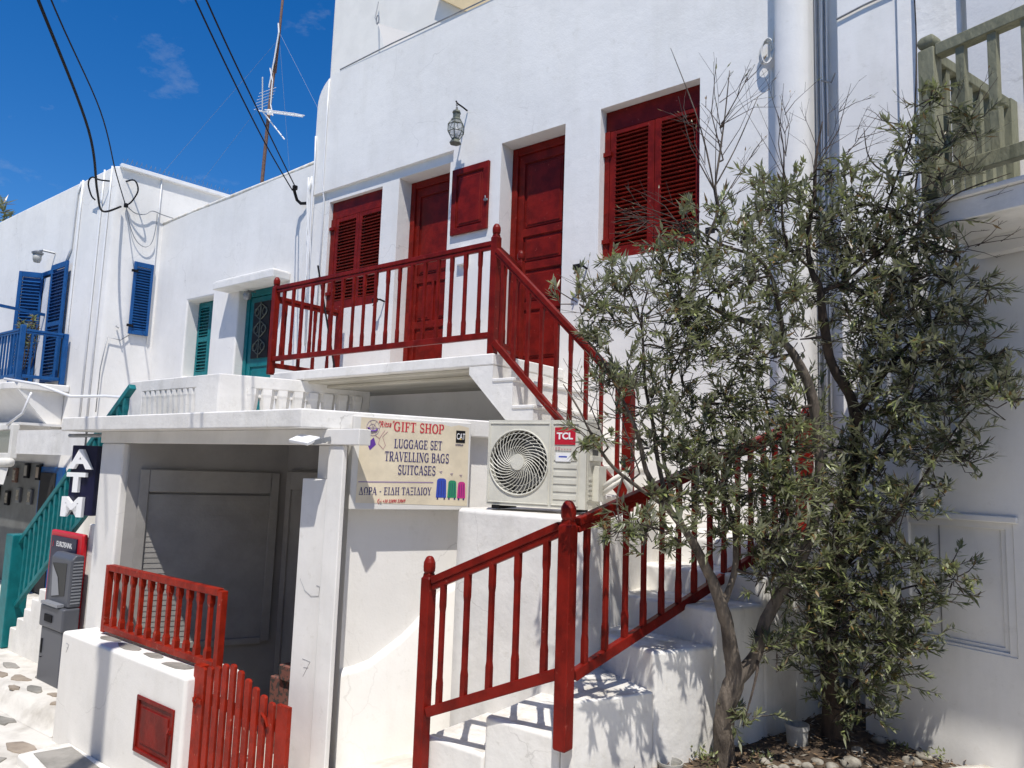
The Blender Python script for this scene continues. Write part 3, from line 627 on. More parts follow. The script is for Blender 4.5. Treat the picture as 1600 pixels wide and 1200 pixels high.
# pencilled sevens on the plaster
def seven(parent, O, U, s):
    O, U = Vector(O), Vector(U); Z = Vector((0, 0, 1)); g = G()
    pts = [(0, 1), (.75, .95), (.15, 0)]
    g.tube([O+U*a*s+Z*b*s for a, b in pts], .0014, 4); g.tube([O+U*a*s+Z*b*s for a, b in ((.15, .52), (.62, .58))], .0012, 4); g.build('pencil_mark', GREY_METAL, parent)
seven(lw, (-7.09, 2.899, 1.02), (1, 0, 0), .075)
seven(shop, (-4.22, 3.199, 1.31), (1, 0, 0), .11)
g = G(); g.tube([(-4.30, 3.198, 1.93), (-4.24, 3.197, 1.86), (-4.17, 3.197, 1.83), (-4.09, 3.198, 1.84), (-4.085, 3.198, 1.90), (-4.12, 3.198, 1.905)], .0013, 4); g.build('scratch_mark', GREY_METAL, shop)

# railing panel standing on the low wall
wr = thing('wall_railing', 'low red wooden railing panel standing on top of the white low wall', 'railing', (-5.95, 3.10, 1.19))
g = G(); g.box(-6.88, 3.075, 1.20, -6.825, 3.125, 1.765); g.build('end_stile', RED_BRIGHT, wr, bevel=.004)
g = G(); g.box(-5.085, 3.075, 1.19, -5.03, 3.125, 1.765); g.build('end_stile', RED_BRIGHT, wr, bevel=.004)
rail_bar(wr, (-6.825, 3.10, 1.745), (-5.085, 3.10, 1.75), RED_BRIGHT, 'top_rail', .05, .055); rail_bar(wr, (-6.825, 3.10, 1.24), (-5.085, 3.10, 1.24), RED_BRIGHT, 'bottom_rail', .05, .055)
for k in range(11):
    x = -6.855 + (1.80)*(k+1)/12; g = G(); g.sqprof([(.022, 1.265), (.022, 1.32), (.016, 1.35), (.016, 1.63), (.022, 1.66), (.022, 1.72)], (x, 3.10, 0)); g.build('baluster', RED_BRIGHT, wr, bevel=.002, seg=1)
# picket gate
gt = thing('picket_gate', 'red picket gate with a curved top line between low wall and white post', 'gate', (-4.6, 3.0, 0.35))
g = G(); g.box(-5.135, 2.965, .40, -5.045, 3.035, 1.262); g.build('gate_post', RED_BRIGHT, gt, bevel=.005)
tops = [1.262, 1.285, 1.305, 1.335, 1.35, 1.325, 1.29, 1.255, 1.225, 1.20]
for k, tz in enumerate(tops):
    x = -5.005 + k*.091; g = G(); xx = x-.029
    g.prism([(xx, .40), (xx+.058, .40), (xx+.058, tz-.012), (xx+.045, tz), (xx+.013, tz), (xx, tz-.012)], 'y', 2.955, 2.977); g.build('picket', RED_BRIGHT, gt, bevel=.003, seg=1)
g = G(); g.box(-4.125, 2.955, .40, -4.005, 2.985, 1.205); g.build('closing_board', RED_BRIGHT, gt, bevel=.004)
g = G(); g.box(-5.04, 2.98, 1.02, -4.10, 3.01, 1.09); g.box(-5.04, 2.98, .55, -4.10, 3.01, .62); g.build('cross_rail', RED_BRIGHT, gt, bevel=.004)
g = G(); g.box(-5.09, 2.945, 1.02, -4.98, 2.956, 1.05); g.tube([(-5.05, 2.945, 1.0), (-5.05, 2.93, 1.04), (-5.05, 2.945, 1.08)], .008, 5); g.build('hinge', RED_BRIGHT, gt)
g = G(); g.tube([(-4.27, 2.95, 1.10), (-4.24, 2.93, 1.13), (-4.20, 2.935, 1.10), (-4.185, 2.94, 1.06)], .008, 5); g.build('latch', RED_BRIGHT, gt)
# cartons in the porch
bxx = thing('stacked_carton', 'dark printed carton lying on the porch floor behind the gate', 'box', (-4.9, 3.9, .34))
g = G(); g.box(-5.35, 3.75, .34, -4.6, 4.15, 1.0); g.build('carton', CARD, bxx, bevel=.01)
g = G(); g.box(-5.2, 3.72, 1.002, -4.55, 4.1, 1.12); g.build('carton_lid', CARD, bxx, bevel=.01)
# LED floodlight on the beam
fl = thing('floodlight', 'small white rectangular floodlight bracketed under the shop canopy', 'lamp', (-4.1, 3.1, 2.85))
g = G(); O = Vector((-4.20, 2.965, 2.835)); 
U = Vector((1, .10, -.12)).normalized(); V = Vector((-.1, .75, .30)).normalized(); Wn = U.cross(V)
def slab(g, O, U, V, u0, v0, u1, v1, t0, t1):
    Wn = U.cross(V); P = [O+U*a+V*b+Wn*c for a, b, c in ((u0,v0,t0),(u1,v0,t0),(u1,v1,t0),(u0,v1,t0),(u0,v0,t1),(u1,v0,t1),(u1,v1,t1),(u0,v1,t1))]
    g.add(P, [(0,3,2,1),(4,5,6,7),(0,1,5,4),(1,2,6,5),(2,3,7,6),(3,0,4,7)])
slab(g, O, U, V, 0, 0, .18, .12, 0, .022); g.build('lamp_housing', LOGO_WHITE, fl, bevel=.005)
g = G(); slab(g, O, U, V, .012, .012, .168, .108, -.003, -.0005); g.build('lamp_lens', PLASTIC_WHITE, fl)
g = G(); g.bar(O+U*.17+V*.06, (-4.02, 3.158, 2.87), .02, .03); g.lathe([(.0, 0), (.022, 0), (.022, .03), (0, .03)], (-4.05, 3.12, 2.84), 8); g.build('bracket', GREY_METAL, fl)

g = G(); g.box(-2.634, 4.716, .3, -2.405, 5.75, 2.298); g.build('landing', WHITE_ROUGH, stair, bevel=.01)

# ------------------------------------------------------------------ shop sign
SO = Vector((-3.953, 3.292, 2.408)); SW, SH = .87, .625
sg = thing('shop_sign', 'cream gift shop board with red and navy lettering on the white side wall', 'sign', (-3.78, 3.68, 2.408))
Z = Vector((0, 0, 1))
tilt = .022
g = G(); g.obox(SO, U66, N66, 0, -.10, 0, SW, 0, SH); g.build('sign_box', SIGN_FRAME, sg, bevel=.006)
g = G(); rt = random.Random(5)      # poster sheet with a torn top edge
up = [(.042, .045)] + [(SW-.012, .03)]
topedge = [(SW-.02, SH-.035), (SW-.10, SH-.02), (SW-.16, SH-.035), (SW-.24, SH-.018), (SW-.30, SH-.03), (SW-.40, SH-.016), (.35, SH-.012), (.2, SH-.010), (.05, SH-.008)]
P2 = up + topedge
g.add([SO+U66*u+Z*v+N66*.0015 for u, v in P2] , [tuple(range(len(P2)))]); g.build('poster', SIGN_CREAM, sg)
def SP(u, v, n=.003): return SO + U66*u*SW + Z*v*SH + N66*n
class Stroke:
    """small didone-like stroke alphabet; every glyph stands in a cell of height 1"""
    T, t = .19, .075
    def __init__(s): s.q = []
    def seg(s, x0, y0, x1, y1, w_):
        d = math.hypot(x1-x0, y1-y0); nx, ny = -(y1-y0)/d*w_/2, (x1-x0)/d*w_/2
        s.q.append([(x0+nx, y0+ny), (x0-nx, y0-ny), (x1-nx, y1-ny), (x1+nx, y1+ny)])
    def stem(s, x, y0=0, y1=1, lo=1, hi=1):
        s.seg(x, y0, x, y1, s.T)
        if lo: s.seg(x-.2, y0+.03, x+.2, y0+.03, .06)
        if hi: s.seg(x-.2, y1-.03, x+.2, y1-.03, .06)
    def arc(s, cx, cy, rx, ry, a0, a1, n=14, thick=None):
        for k in range(n):
            u0 = a0+(a1-a0)*k/n; u1 = a0+(a1-a0)*(k+1)/n; m_ = (u0+u1)/2
            w_ = s.t + (s.T-s.t)*abs(math.cos(m_)) if thick is None else thick
            dx = .02*(1 if a1 > a0 else -1)
            s.seg(cx+rx*math.cos(u0-dx), cy+ry*math.sin(u0-dx), cx+rx*math.cos(u1+dx), cy+ry*math.sin(u1+dx), w_)
pi = math.pi
def glyph(c):
    s = Stroke(); T, t = s.T, s.t; w_ = .75
    if c in 'ΑA': s.seg(.42, 1, .06, .02, t); s.seg(.40, 1, .74, .02, T); s.seg(.17, .33, .63, .33, t); s.seg(-.02, .03, .2, .03, .06); s.seg(.56, .03, .88, .03, .06); w_ = .86
    elif c in 'BΒ': s.stem(.18, lo=0, hi=0); s.seg(0, .97, .4, .97, .06); s.seg(0, .03, .42, .03, .06); s.seg(.18, .52, .42, .52, t); s.arc(.40, .745, .2, .225, -pi/2, pi/2, 10); s.arc(.42, .27, .25, .24, -pi/2, pi/2, 10); w_ = .76
    elif c == 'C': s.arc(.40, .5, .33, .46, pi*.25, pi*1.75, 20); s.seg(.64, .97, .64, .68, t); s.seg(.64, .06, .64, .25, t); w_ = .76
    elif c == 'D': s.stem(.18); s.arc(.26, .5, .42, .465, -pi/2, pi/2, 16); w_ = .82
    elif c in 'EΕ': s.stem(.18, lo=0, hi=0); s.seg(0, .96, .64, .96, t); s.seg(0, .04, .66, .04, t); s.seg(.2, .52, .5, .52, t); s.seg(.62, .98, .62, .74, t); s.seg(.64, .02, .64, .28, t); s.seg(.5, .64, .5, .40, t*.8); w_ = .74
    elif c == 'F': s.stem(.18, hi=0); s.seg(0, .96, .62, .96, t); s.seg(.2, .52, .5, .52, t); s.seg(.6, .98, .6, .72, t); s.seg(.5, .66, .5, .38, t*.8); w_ = .68
    elif c == 'G': s.arc(.42, .5, .35, .46, pi*.25, pi*1.72, 20); s.seg(.68, .97, .68, .68, t); s.seg(.68, .46, .68, .05, T*.9); s.seg(.5, .46, .86, .46, .06); w_ = .90
    elif c in 'HΗ': s.stem(.18); s.stem(.70); s.seg(.2, .5, .7, .5, t); w_ = .92
    elif c in 'IΙ': s.stem(.2); w_ = .44
    elif c == 'L': s.stem(.18, lo=0); s.seg(0, .04, .62, .04, t); s.seg(.62, .02, .62, .32, t); w_ = .70
    elif c == 'N': s.seg(.16, 0, .16, 1, t); s.seg(.14, 1, .72, 0, T); s.seg(.74, 0, .74, 1, t); s.seg(0, .03, .3, .03, .06); s.seg(0, .97, .2, .97, .06); s.seg(.6, .97, .9, .97, .06); w_ = .94
    elif c in 'OΟ': s.arc(.42, .5, .34, .465, 0, 2*pi, 26); w_ = .86
    elif c in 'PΡ': s.stem(.18, hi=0); s.seg(0, .97, .4, .97, .06); s.seg(.2, .45, .4, .45, t*.8); s.arc(.40, .71, .24, .26, -pi/2, pi/2, 12); w_ = .72
    elif c == 'R': s.stem(.18, hi=0); s.seg(0, .97, .4, .97, .06); s.seg(.2, .50, .4, .50, t*.8); s.arc(.40, .735, .22, .235, -pi/2, pi/2, 12); s.seg(.40, .5, .68, .02, T); s.seg(.62, .03, .84, .03, .06); w_ = .82
    elif c == 'S': s.arc(.34, .73, .23, .235, pi*.2, pi*1.5, 14, .12); s.arc(.34, .26, .25, .225, pi*.5, -pi*.85, 14, .13); s.seg(.55, .98, .55, .72, t); s.seg(.10, .02, .10, .28, t); w_ = .68
    elif c in 'TΤ': s.stem(.36, hi=0); s.seg(.02, .96, .70, .96, t); s.seg(.03, .98, .03, .72, t); s.seg(.69, .98, .69, .72, t); w_ = .76
    elif c == 'U': s.seg(.17, 1, .17, .28, T); s.arc(.42, .29, .25, .26, pi, 2*pi, 12); s.seg(.68, 1, .68, .28, t); s.seg(0, .97, .36, .97, .06); s.seg(.54, .97, .82, .97, .06); w_ = .88
    elif c == 'V': s.seg(.12, 1, .42, 0, T); s.seg(.74, 1, .44, 0, t); s.seg(-.04, .97, .3, .97, .06); s.seg(.6, .97, .86, .97, .06); w_ = .86
    elif c == 'Δ': s.seg(.42, 1, .08, .03, t); s.seg(.40, 1, .74, .03, T); s.seg(.02, .04, .82, .04, t); w_ = .88
    elif c == 'Ω': s.arc(.44, .56, .33, .41, -pi*.32, pi*1.32, 18); s.seg(.08, .04, .36, .04, .08); s.seg(.52, .04, .80, .04, .08); w_ = .90
    elif c == 'Ξ': s.seg(.08, .95, .66, .95, .11); s.seg(.16, .5, .58, .5, .10); s.seg(.08, .05, .66, .05, .11); w_ = .74
    elif c == 'Υ': s.stem(.40, 0, .5, hi=0); s.seg(.10, 1, .40, .45, T*.9); s.seg(.72, 1, .42, .45, t); s.seg(-.02, .97, .26, .97, .06); s.seg(.58, .97, .84, .97, .06); w_ = .82
    elif c == '-': s.seg(.1, .42, .42, .42, .11); w_ = .52
    elif c == ' ': w_ = .36
    return s.q, w_
def write(text, u0, v0, u1, v1, m, n=.0035, rise=0.0):
    tot = 0; gl = []
    for c in text: q, w_ = glyph(c); gl.append((q, tot)); tot += w_ + .05
    g = G(); sx = (u1-u0)/tot; sy = v1-v0
    for q, off in gl:
        for k, quad in enumerate(q):
            g.add([SP(u0+(off+x)*sx, v0+y*sy + rise*(off+x)*sx, n + .00004*k) for x, y in quad], [(0, 1, 2, 3)])
    g.build('lettering', m, sg)
write('GIFT SHOP', .325, .855, .755, .962, INK_RED)
write('LUGGAGE SET', .335, .672, .745, .772, INK_NAVY)
write('TRAVELLING BAGS', .262, .527, .81, .632, INK_NAVY)
write('SUITCASES', .375, .385, .698, .488, INK_NAVY)
write('ΔΩΡΑ - ΕΙΔΗ ΤΑΞΙΔΙΟΥ', .07, .155, .668, .238, INK_NAVY, rise=.02)
g = G(); g.add([SP(.062, .288), SP(.68, .30), SP(.68, .312), SP(.062, .300)], [(0, 1, 2, 3)]); g.build('rule', INK_LILAC, sg)
txt('"Ritsa"', .058, INK_RED, sg, SP(.190, .892, .0036), U66+Z*.06, Z, squeeze=.66, shear=.35, bold=.0001, spacing=1.08)
txt('+30 22890 23069', .030, INK_RED, sg, SP(.262, .075, .0036), U66+Z*.03, Z, squeeze=.72, shear=.25, bold=.0, spacing=1.05)
g = G(); g.tube([SP(.235, .115), SP(.225, .10), SP(.225, .08), SP(.235, .065)], .0025, 4); g.lathe([(0, 0), (.009, 0), (.009, .001), (0, .001)], SP(.245, .09), 8); g.build('phone_mark', INK_RED, sg)
g = G(); g.add([SP(.862, .765), SP(.945, .765), SP(.945, .905), SP(.862, .905)], [(0, 1, 2, 3)]); g.build('logo_panel', BLACK, sg)
txt('CAT', .062, LOGO_WHITE, sg, SP(.8665, .805, .0045), U66, Z, squeeze=.545, bold=.0003)
g = G(); g.add([SP(.893, .80, .0050), SP(.913, .80, .0050), SP(.903, .825, .0050)], [(0, 1, 2)]); g.build('logo_triangle', mat('logo_yellow', (.75, .48, .02), .5), sg)
txt('CATERPILLAR', .016, INK_NAVY, sg, SP(.860, .733, .0036), U66, Z, squeeze=.62)
def suitcase(u0, u1, v0, v1, m):
    g = G(); r_ = (u1-u0)*.35; pts = []
    for cx_, a0 in ((u1-r_, 0), (u0+r_, pi/2)):
        for k in range(5): t = a0 + pi/2*k/4; pts.append((cx_+r_*math.cos(t), v1-.03+.03*math.sin(t)))
    pts += [(u0-.005, v0+.01), (u1+.005, v0+.01)]
    g.add([SP(a, b) for a, b in pts], [tuple(range(len(pts)))]); c = g.build('printed_suitcase', m, sg)
    g = G()
    for f in (.22, .5, .78): u = u0+(u1-u0)*f; g.add([SP(u-.002, v0+.03, .0042), SP(u+.002, v0+.03, .0042), SP(u+.002, v1-.03, .0042), SP(u-.002, v1-.03, .0042)], [(0, 1, 2, 3)])
    for uu in (u0+.01, u1-.01): g.add([SP(uu-.007, v0-.012), SP(uu+.007, v0-.012), SP(uu+.007, v0+.012), SP(uu-.007, v0+.012)], [(0, 1, 2, 3)])
    g.build('suitcase_ribs', INK_NAVY, c)
    g = G(); um = (u0+u1)/2-.01; g.tube([SP(um-.012, v1+.075), SP(um+.012, v1+.08), SP(um+.004, v1+.055), SP(um-.012, v1+.075)], .0012, 4); g.build('bow_mark', INK_LILAC, c)
suitcase(.712, .792, .13, .355, CASE_BLUE); suitcase(.812, .882, .13, .335, CASE_GREEN); suitcase(.898, .962, .125, .322, CASE_PINK)
g = G(); g.add([SP(.138, .635), SP(.185, .70), SP(.165, .775), SP(.115, .71)], [(0, 1, 2, 3)]); g.tube([SP(.115, .88), SP(.14, .845), SP(.18, .85), SP(.19, .868)], .006, 4); g.build('printed_bag', PURPLE, sg)
g = G()
for a, b, ru, rv in ((.155, .88, .052, .085), (.15, .87, .030, .05)):
    g.tube([SP(a+ru*math.cos(t*pi/9), b+rv*math.sin(t*pi/9)) for t in range(19)], .0013, 4)
for k in range(6): t = k*pi/3; g.tube([SP(.155, .88), SP(.155+.05*math.cos(t), .88+.082*math.sin(t))], .0010, 4)
g.build('printed_parasol', INK_LILAC, sg)
g = G(); g.tube([SP(.175, .80), SP(.21, .77), SP(.25, .86)], .0018, 4); g.tube([SP(.215, .79), SP(.205, .71), SP(.245, .655), SP(.262, .70), SP(.235, .79), SP(.275, .85)], .0018, 4); g.build('printed_figure', INK_PALE, sg)

# ------------------------------------------------------------------ air conditioner
aa = rad(12); UA = Vector((math.cos(aa), math.sin(aa), 0)); NA = Vector((math.sin(aa), -math.cos(aa), 0)); AO = Vector((-3.165, 3.765, 2.478)); AW, AH, AD = .685, .548, .27
ac = thing('air_conditioner', 'beige air conditioner outdoor unit with spiral fan grille beside the shop sign', 'air conditioner', tuple(AO))
fc_u, fc_z, fr_ = .224, .278, .203
g = G()                                                                   # casing: front with round mouth
ring = []; outer = []; n = 48
for k in range(n):
    t = 2*pi*k/n; c, s_ = math.cos(t), math.sin(t); ring.append((fc_u+fr_*c, fc_z+fr_*s_))
    sc = min((.447-fc_u if c > 0 else fc_u-.0)/max(abs(c), 1e-6), (AH-fc_z if s_ > 0 else fc_z)/max(abs(s_), 1e-6)); outer.append((fc_u+sc*c, fc_z+sc*s_))
def A3(u, z, nn=0.0): return AO + UA*u + Z*z + NA*nn
vs = [A3(*p) for p in ring] + [A3(*p) for p in outer] + [A3(p[0], p[1], -.05) for p in ring]
g.add(vs, [(k, k+n, (k+1) % n+n, (k+1) % n) for k in range(n)] + [(k, (k+1) % n, (k+1) % n+2*n, k+2*n) for k in range(n)])
crn = {}
for (a, b) in ((0, 0), (.447, 0), (.447, AH), (0, AH)):
    best = sorted(range(n), key=lambda k: (outer[k][0]-a)**2+(outer[k][1]-b)**2)[:2]
    g.add([A3(a, b), A3(*outer[best[0]]), A3(*outer[best[1]])], [(0, 1, 2)])
g.obox(AO, UA, NA, .447, -.05, 0, AW, 0, AH)
g.obox(AO, UA, NA, 0, -AD, 0, .004, 0, AH); g.obox(AO, UA, NA, .0045, -AD, AH-.004, .4465, -.0005, AH-.0003); g.obox(AO, UA, NA, .0045, -AD, 0, .4465, -.0005, .004)
g.obox(AO, UA, NA, AW-.004, -AD, 0, AW, -.051, AH); g.obox(AO, UA, NA, .447, -AD, AH-.004, AW-.005, -.051, AH)
cas = g.build('casing', AC_BEIGE, ac, bevel=.004, seg=2)
g = G(); g.obox(AO, UA, NA, .006, -.10, .01, .442, -.09, AH-.01); g.build('coil', AC_DARK, ac)
g = G()                                                                   # raised borders
def frame(u0, z0, u1, z1, t=.007, h=.006):
    for a in ((u0, z0, u1, z0+t), (u0, z1-t, u1, z1), (u0, z0+t, u0+t, z1-t), (u1-t, z0+t, u1, z1-t)): g.obox(AO, UA, NA, a[0], .0, a[1], a[2], h, a[3])
frame(.010, .018, .440, AH-.018); frame(.456, .018, .640, AH-.018)
g.tube([A3(fc_u+(fr_+.004)*math.cos(2*pi*k/40), fc_z+(fr_+.004)*math.sin(2*pi*k/40), .004) for k in range(41)], .006, 6)
g.build('front_trim', AC_BEIGE, ac, bevel=.002, seg=1)
g = G()                                                                   # spiral guard
for k in range(34):
    t0 = 2*pi*k/34; pts = []
    for j in range(9):
        f = j/8; r_ = .040 + (fr_-.040)*f; t = t0 - 1.25*(f**.75); pts.append(A3(fc_u+r_*math.cos(t), fc_z+r_*math.sin(t), .002+.010*(1-f*f)))
    g.tube(pts, .0028, 4)
for rr in (.10, .15, .185): g.tube([A3(fc_u+rr*math.cos(2*pi*k/36), fc_z+rr*math.sin(2*pi*k/36), .003) for k in range(37)], .0018, 4)
gr = g.build('fan_guard', AC_BEIGE, ac)
g = G()
hub = [A3(fc_u+.047*math.cos(2*pi*k/24), fc_z+.050*math.sin(2*pi*k/24), .019) for k in range(24)]; hub2 = [A3(fc_u+.050*math.cos(2*pi*k/24), fc_z+.053*math.sin(2*pi*k/24), .006) for k in range(24)]
g.add(hub+hub2, [tuple(range(24))] + [(k, k+24, (k+1) % 24+24, (k+1) % 24) for k in range(24)]); g.build('guard_hub', AC_BEIGE, gr, smooth=False)
g = G()
for k in range(3):                                                        # fan blades behind the guard
    t = 2*pi*k/3; P = []
    for dt, r_, nn in ((0, .04, -.04), (.35, .20, -.03), (1.5, .20, -.065), (1.1, .04, -.06)): P.append(A3(fc_u+r_*math.cos(t+dt), fc_z+r_*math.sin(t+dt), nn))
    g.add(P, [(0, 1, 2, 3)])
g.build('fan_blades', mat('fan_grey', (.12, .12, .115), .5), ac)
g = G()
for k in range(6): g.obox(AO, UA, NA, .470, .0005, .055+k*.048, .625, .005, .055+k*.048+.030)
g.build('louvre_panel', AC_BEIGE, ac, bevel=.006, seg=2)
g = G(); g.obox(AO, UA, NA, .474, .0005, .395, .612, .004, .502); lg = g.build('logo_badge', LOGO_RED, ac)
txt('TCL', .056, LOGO_WHITE, lg, A3(.488, .430, .0046), UA, Z, squeeze=1.05, bold=.0022)
g = G(); g.obox(AO, UA, NA, .484, .0052, .290, .585, .0062, .345); lb = g.build('energy_label', LOGO_WHITE, ac)
g = G(); g.obox(AO, UA, NA, .505, .0063, .315, .560, .0066, .324); g.build('label_print', CASE_BLUE, lb)
g = G()
for k in range(6): g.obox(AO, UA, NA, .480+k*.019, .0053, .362, .492+k*.019, .0056, .370+(.010 if k < 2 else 0))
g.build('label_print', INK_PALE, lb)
# right flank with covers
RU = -NA; RN = UA; RO = AO + UA*AW
g = G(); g.obox(RO, RU, RN, .02, .0, .05, .25, .004, AH-.05); g.obox(RO, RU, RN, .05, .004, .30, .24, .022, .33); g.obox(RO, RU, RN, .05, .004, .38, .22, .010, .40)
for k in range(5): g.obox(RO, RU, RN, .04, .0045, .06+k*.03, .10, .008, .075+k*.03)
g.obox(RO, RU, RN, .11, .004, .05, .25, .045, .27); g.build('valve_cover', AC_BEIGE, ac, bevel=.006)
g = G(); g.obox(RO, RU, RN, .10, .0042, .335, .20, .006, .37); g.build('grip_recess', AC_DARK, ac)
g = G(); g.obox(AO, UA, NA, .05, -AD+.02, -.022, .10, .015, .002); g.obox(AO, UA, NA, .56, -AD+.02, -.022, .61, .015, .002); g.build('foot', BLACK, ac)
g = G()
for dz, dx in ((0, 0), (.035, .02)):
    a_ = RO + RU*.20 + RN*.04 + Z*(.10+dz)
    g.tube([a_, a_+RN*.08+Z*.06, a_+RN*.13+Z*.10+RU*(.02+dx), a_+RN*.16+Z*.03+RU*(.06+dx), a_+RN*.14-Z*.05+RU*.1, a_+RN*.08-Z*.13+RU*.14, a_+RN*.02-Z*.125+RU*.2], .017, 8)
g.build('insulated_pipe', AWNING, ac, smooth=True)

# ------------------------------------------------------------------ lantern
la = thing('hanging_lantern', 'small tin and glass lantern hanging from an iron bracket above the red doors', 'lantern', (-5.286, 5.53, 6.08))
lc = Vector((-5.275, 5.545, 0))
g = G(); g.tube([(-5.314, 5.75, 6.60), (-5.30, 5.66, 6.60), (-5.28, 5.56, 6.59), (-5.275, 5.525, 6.605)], .009, 6); g.tube([lc+Vector((.012*math.cos(t), 0, 6.575+.018*math.sin(t))) for t in [k*pi/5 for k in range(11)]], .004, 5)
g.tube([lc+Vector((0, .012*math.cos(t), 6.525+.022*math.sin(t))) for t in [k*pi/5 for k in range(11)]], .004, 5); g.build('bracket', BLACK, la)
zb = 6.135
g = G(); g.lathe([(.030, .335), (.048, .345), (.040, .365), (.018, .375), (.006, .39)], lc+Z*zb, 6); g.lathe([(.058, .25), (.060, .262), (.040, .285), (.040, .33), (.050, .34)], lc+Z*zb, 6)
g.lathe([(.066, 0), (.062, .012), (.040, .045), (.045, .055)], lc+Z*zb, 6)
ringz = [(.045, .055), (.088, .125), (.088, .205), (.058, .25)]
for k in range(6):
    t = 2*pi*k/6; t2 = 2*pi*(k+1)/6
    for (r0, z0), (r1, z1) in zip(ringz, ringz[1:]): g.tube([lc+Vector((r0*math.cos(t), r0*math.sin(t), zb+z0)), lc+Vector((r1*math.cos(t), r1*math.sin(t), zb+z1))], .005, 5)
    for r0, z0 in ringz[1:3]: g.tube([lc+Vector((r0*math.cos(t), r0*math.sin(t), zb+z0)), lc+Vector((r0*math.cos(t2), r0*math.sin(t2), zb+z0))], .005, 5)
g.build('lantern_cage', LANTERN_METAL, la)
for k in range(6):
    t = 2*pi*k/6; t2 = 2*pi*(k+1)/6; g = G()
    for (r0, z0), (r1, z1) in zip(ringz, ringz[1:]):
        g.add([lc+Vector((r*.97*math.cos(a), r*.97*math.sin(a), zb+z)) for r, z, a in ((r0, z0, t), (r0, z0, t2), (r1, z1, t2), (r1, z1, t))], [(0, 1, 2, 3)])
    g.build('pane', PANE, la)
g = G(); g.lathe([(0, .06), (.02, .07), (.028, .13), (.022, .17), (.0, .185)], lc+Z*zb, 10); g.build('bulb', LOGO_WHITE, la, smooth=True)

bs = thing('broom_handle', 'thin dark broom handle leaning in the left corner of the red balcony', 'broom', (-6.6, 5.2, 3.67))
g = G(); g.tube([(-7.04, 5.2, 4.976), (-6.60, 5.2, 3.69)], .011, 6); g.build('handle', BLACK, bs)

# ------------------------------------------------------------------ roof terrace parapet with little balusters
pp = thing('roof_parapet', 'white roof parapet with two openings of small balusters above the shop canopy', 'parapet', (-8, 4.2, 3.06))
def pierced(O, ang, L, z0, z1, openings_, nb, nm='parapet_wall'):
    U = Vector((math.cos(ang), math.sin(ang), 0)); N = Vector((math.sin(ang), -math.cos(ang), 0))
    xs_ = sorted({0.0, L} | {o[0] for o in openings_} | {o[1] for o in openings_}); zs_ = sorted({z0, z1} | {o[2] for o in openings_} | {o[3] for o in openings_})
    r = relief(xs_, zs_, lambda x, z: (None if any(a < x < b and c < z < d for a, b, c, d in openings_) else 0.0), O, U, N, back=.11)
    o = r.build(nm, WHITE_ROUGH, pp, bevel=.010, seg=2, weld=True)
    for a, b, c, d in openings_:
        for k in range(nb+1):
            x = a + (b-a)*(k)/nb; g = G(); cc = Vector(O)+U*x-N*.055; q_ = (b-a)/nb/.115
            g.lathe([(r0_*q_, z0_) for r0_, z0_ in ((.054, c), (.052, c+.02), (.040, c+.06), (.044, c+.12), (.055, d-.085), (.060, d-.06), (.06, d))], (cc.x, cc.y, 0), 6); g.build('small_baluster', WHITE_ROUGH, o)
        g = G(); g.obox(Vector(O), U, N, a, -.085, d-.085, b, -.03, d); g.build('baluster_head', WHITE_ROUGH, o)
pierced((-8.82, 4.0, 0), 0, 1.93, 3.03, 3.565, [(.35, 1.50, 3.10, 3.44)], 10)
pierced((-6.885, 4.0, 0), rad(66), 1.55, 3.03, 3.565, [(.32, 1.42, 3.10, 3.44)], 7)
g = G(); g.prism([(-9.0, 4.02), (-6.9, 4.02), (-6.3, 5.3), (-6.3, 5.95), (-12.1, 5.95), (-12.1, 4.02)], 'z', 2.7, 3.03); g.build('terrace_deck', WHITE_ROUGH, pp)

# ------------------------------------------------------------------ house with teal doors
th = thing('teal_door_house', 'white house with teal door and teal shuttered window beneath a sloping roof edge', 'house', (-10.3, 7.0, 0.3))
ty = 6.0
tx = sorted([-12.58, -11.465, -10.70, -9.985, -9.05, -7.90]); tz = sorted([0.3, 3.05, 4.0, 5.235, 6.70])
def tdep(x, z):
    if -11.465 < x < -10.70 and 4.0 < z < 5.235: return .26
    if -9.985 < x < -9.05 and 3.05 < z < 5.235: return .23
    return 0
r = relief(tx, tz, tdep, O=(0, ty, 0), back=.45)
r.v = [(v[0], v[1], v[2] + ((v[0]+12.58)*.028 if v[2] > 6.5 else 0)) for v in r.v]
r.build('front_wall', WHITE, th, bevel=.03, seg=3, weld=True)
g = G(); g.prism([(-12.56, .3), (-7.92, .3), (-7.92, 6.80), (-12.56, 6.67)], 'y', ty+.46, 9.5); g.build('building_body', WHITE_SMOOTH, th)
g = G(); g.tube([(-12.5, ty+.02, 6.695), (-11.5, ty+.03, 6.735), (-10.4, ty+.02, 6.76), (-9.2, ty+.03, 6.79), (-7.9, ty+.02, 6.83)], .035, 8); g.build('roof_edge', LEDGE, th, smooth=True)
g = G(); g.box(-10.235, 5.72, 5.20, -8.72, 6.0, 5.305); g.box(-10.20, 5.74, 5.306, -8.76, 5.995, 5.33); g.build('door_hood', WHITE_ROUGH, th, bevel=.015)
louvre_leaf(th, (-11.455, ty+.20, 0), 0, .37, 4.0, 5.225, TEAL, pitch=.052, stile=.05, top=.09, bot=.10, mid=.62)
louvre_leaf(th, (-11.078, ty+.20, 0), 0, .37, 4.0, 5.225, TEAL, pitch=.052, stile=.05, top=.09, bot=.10, mid=.62)
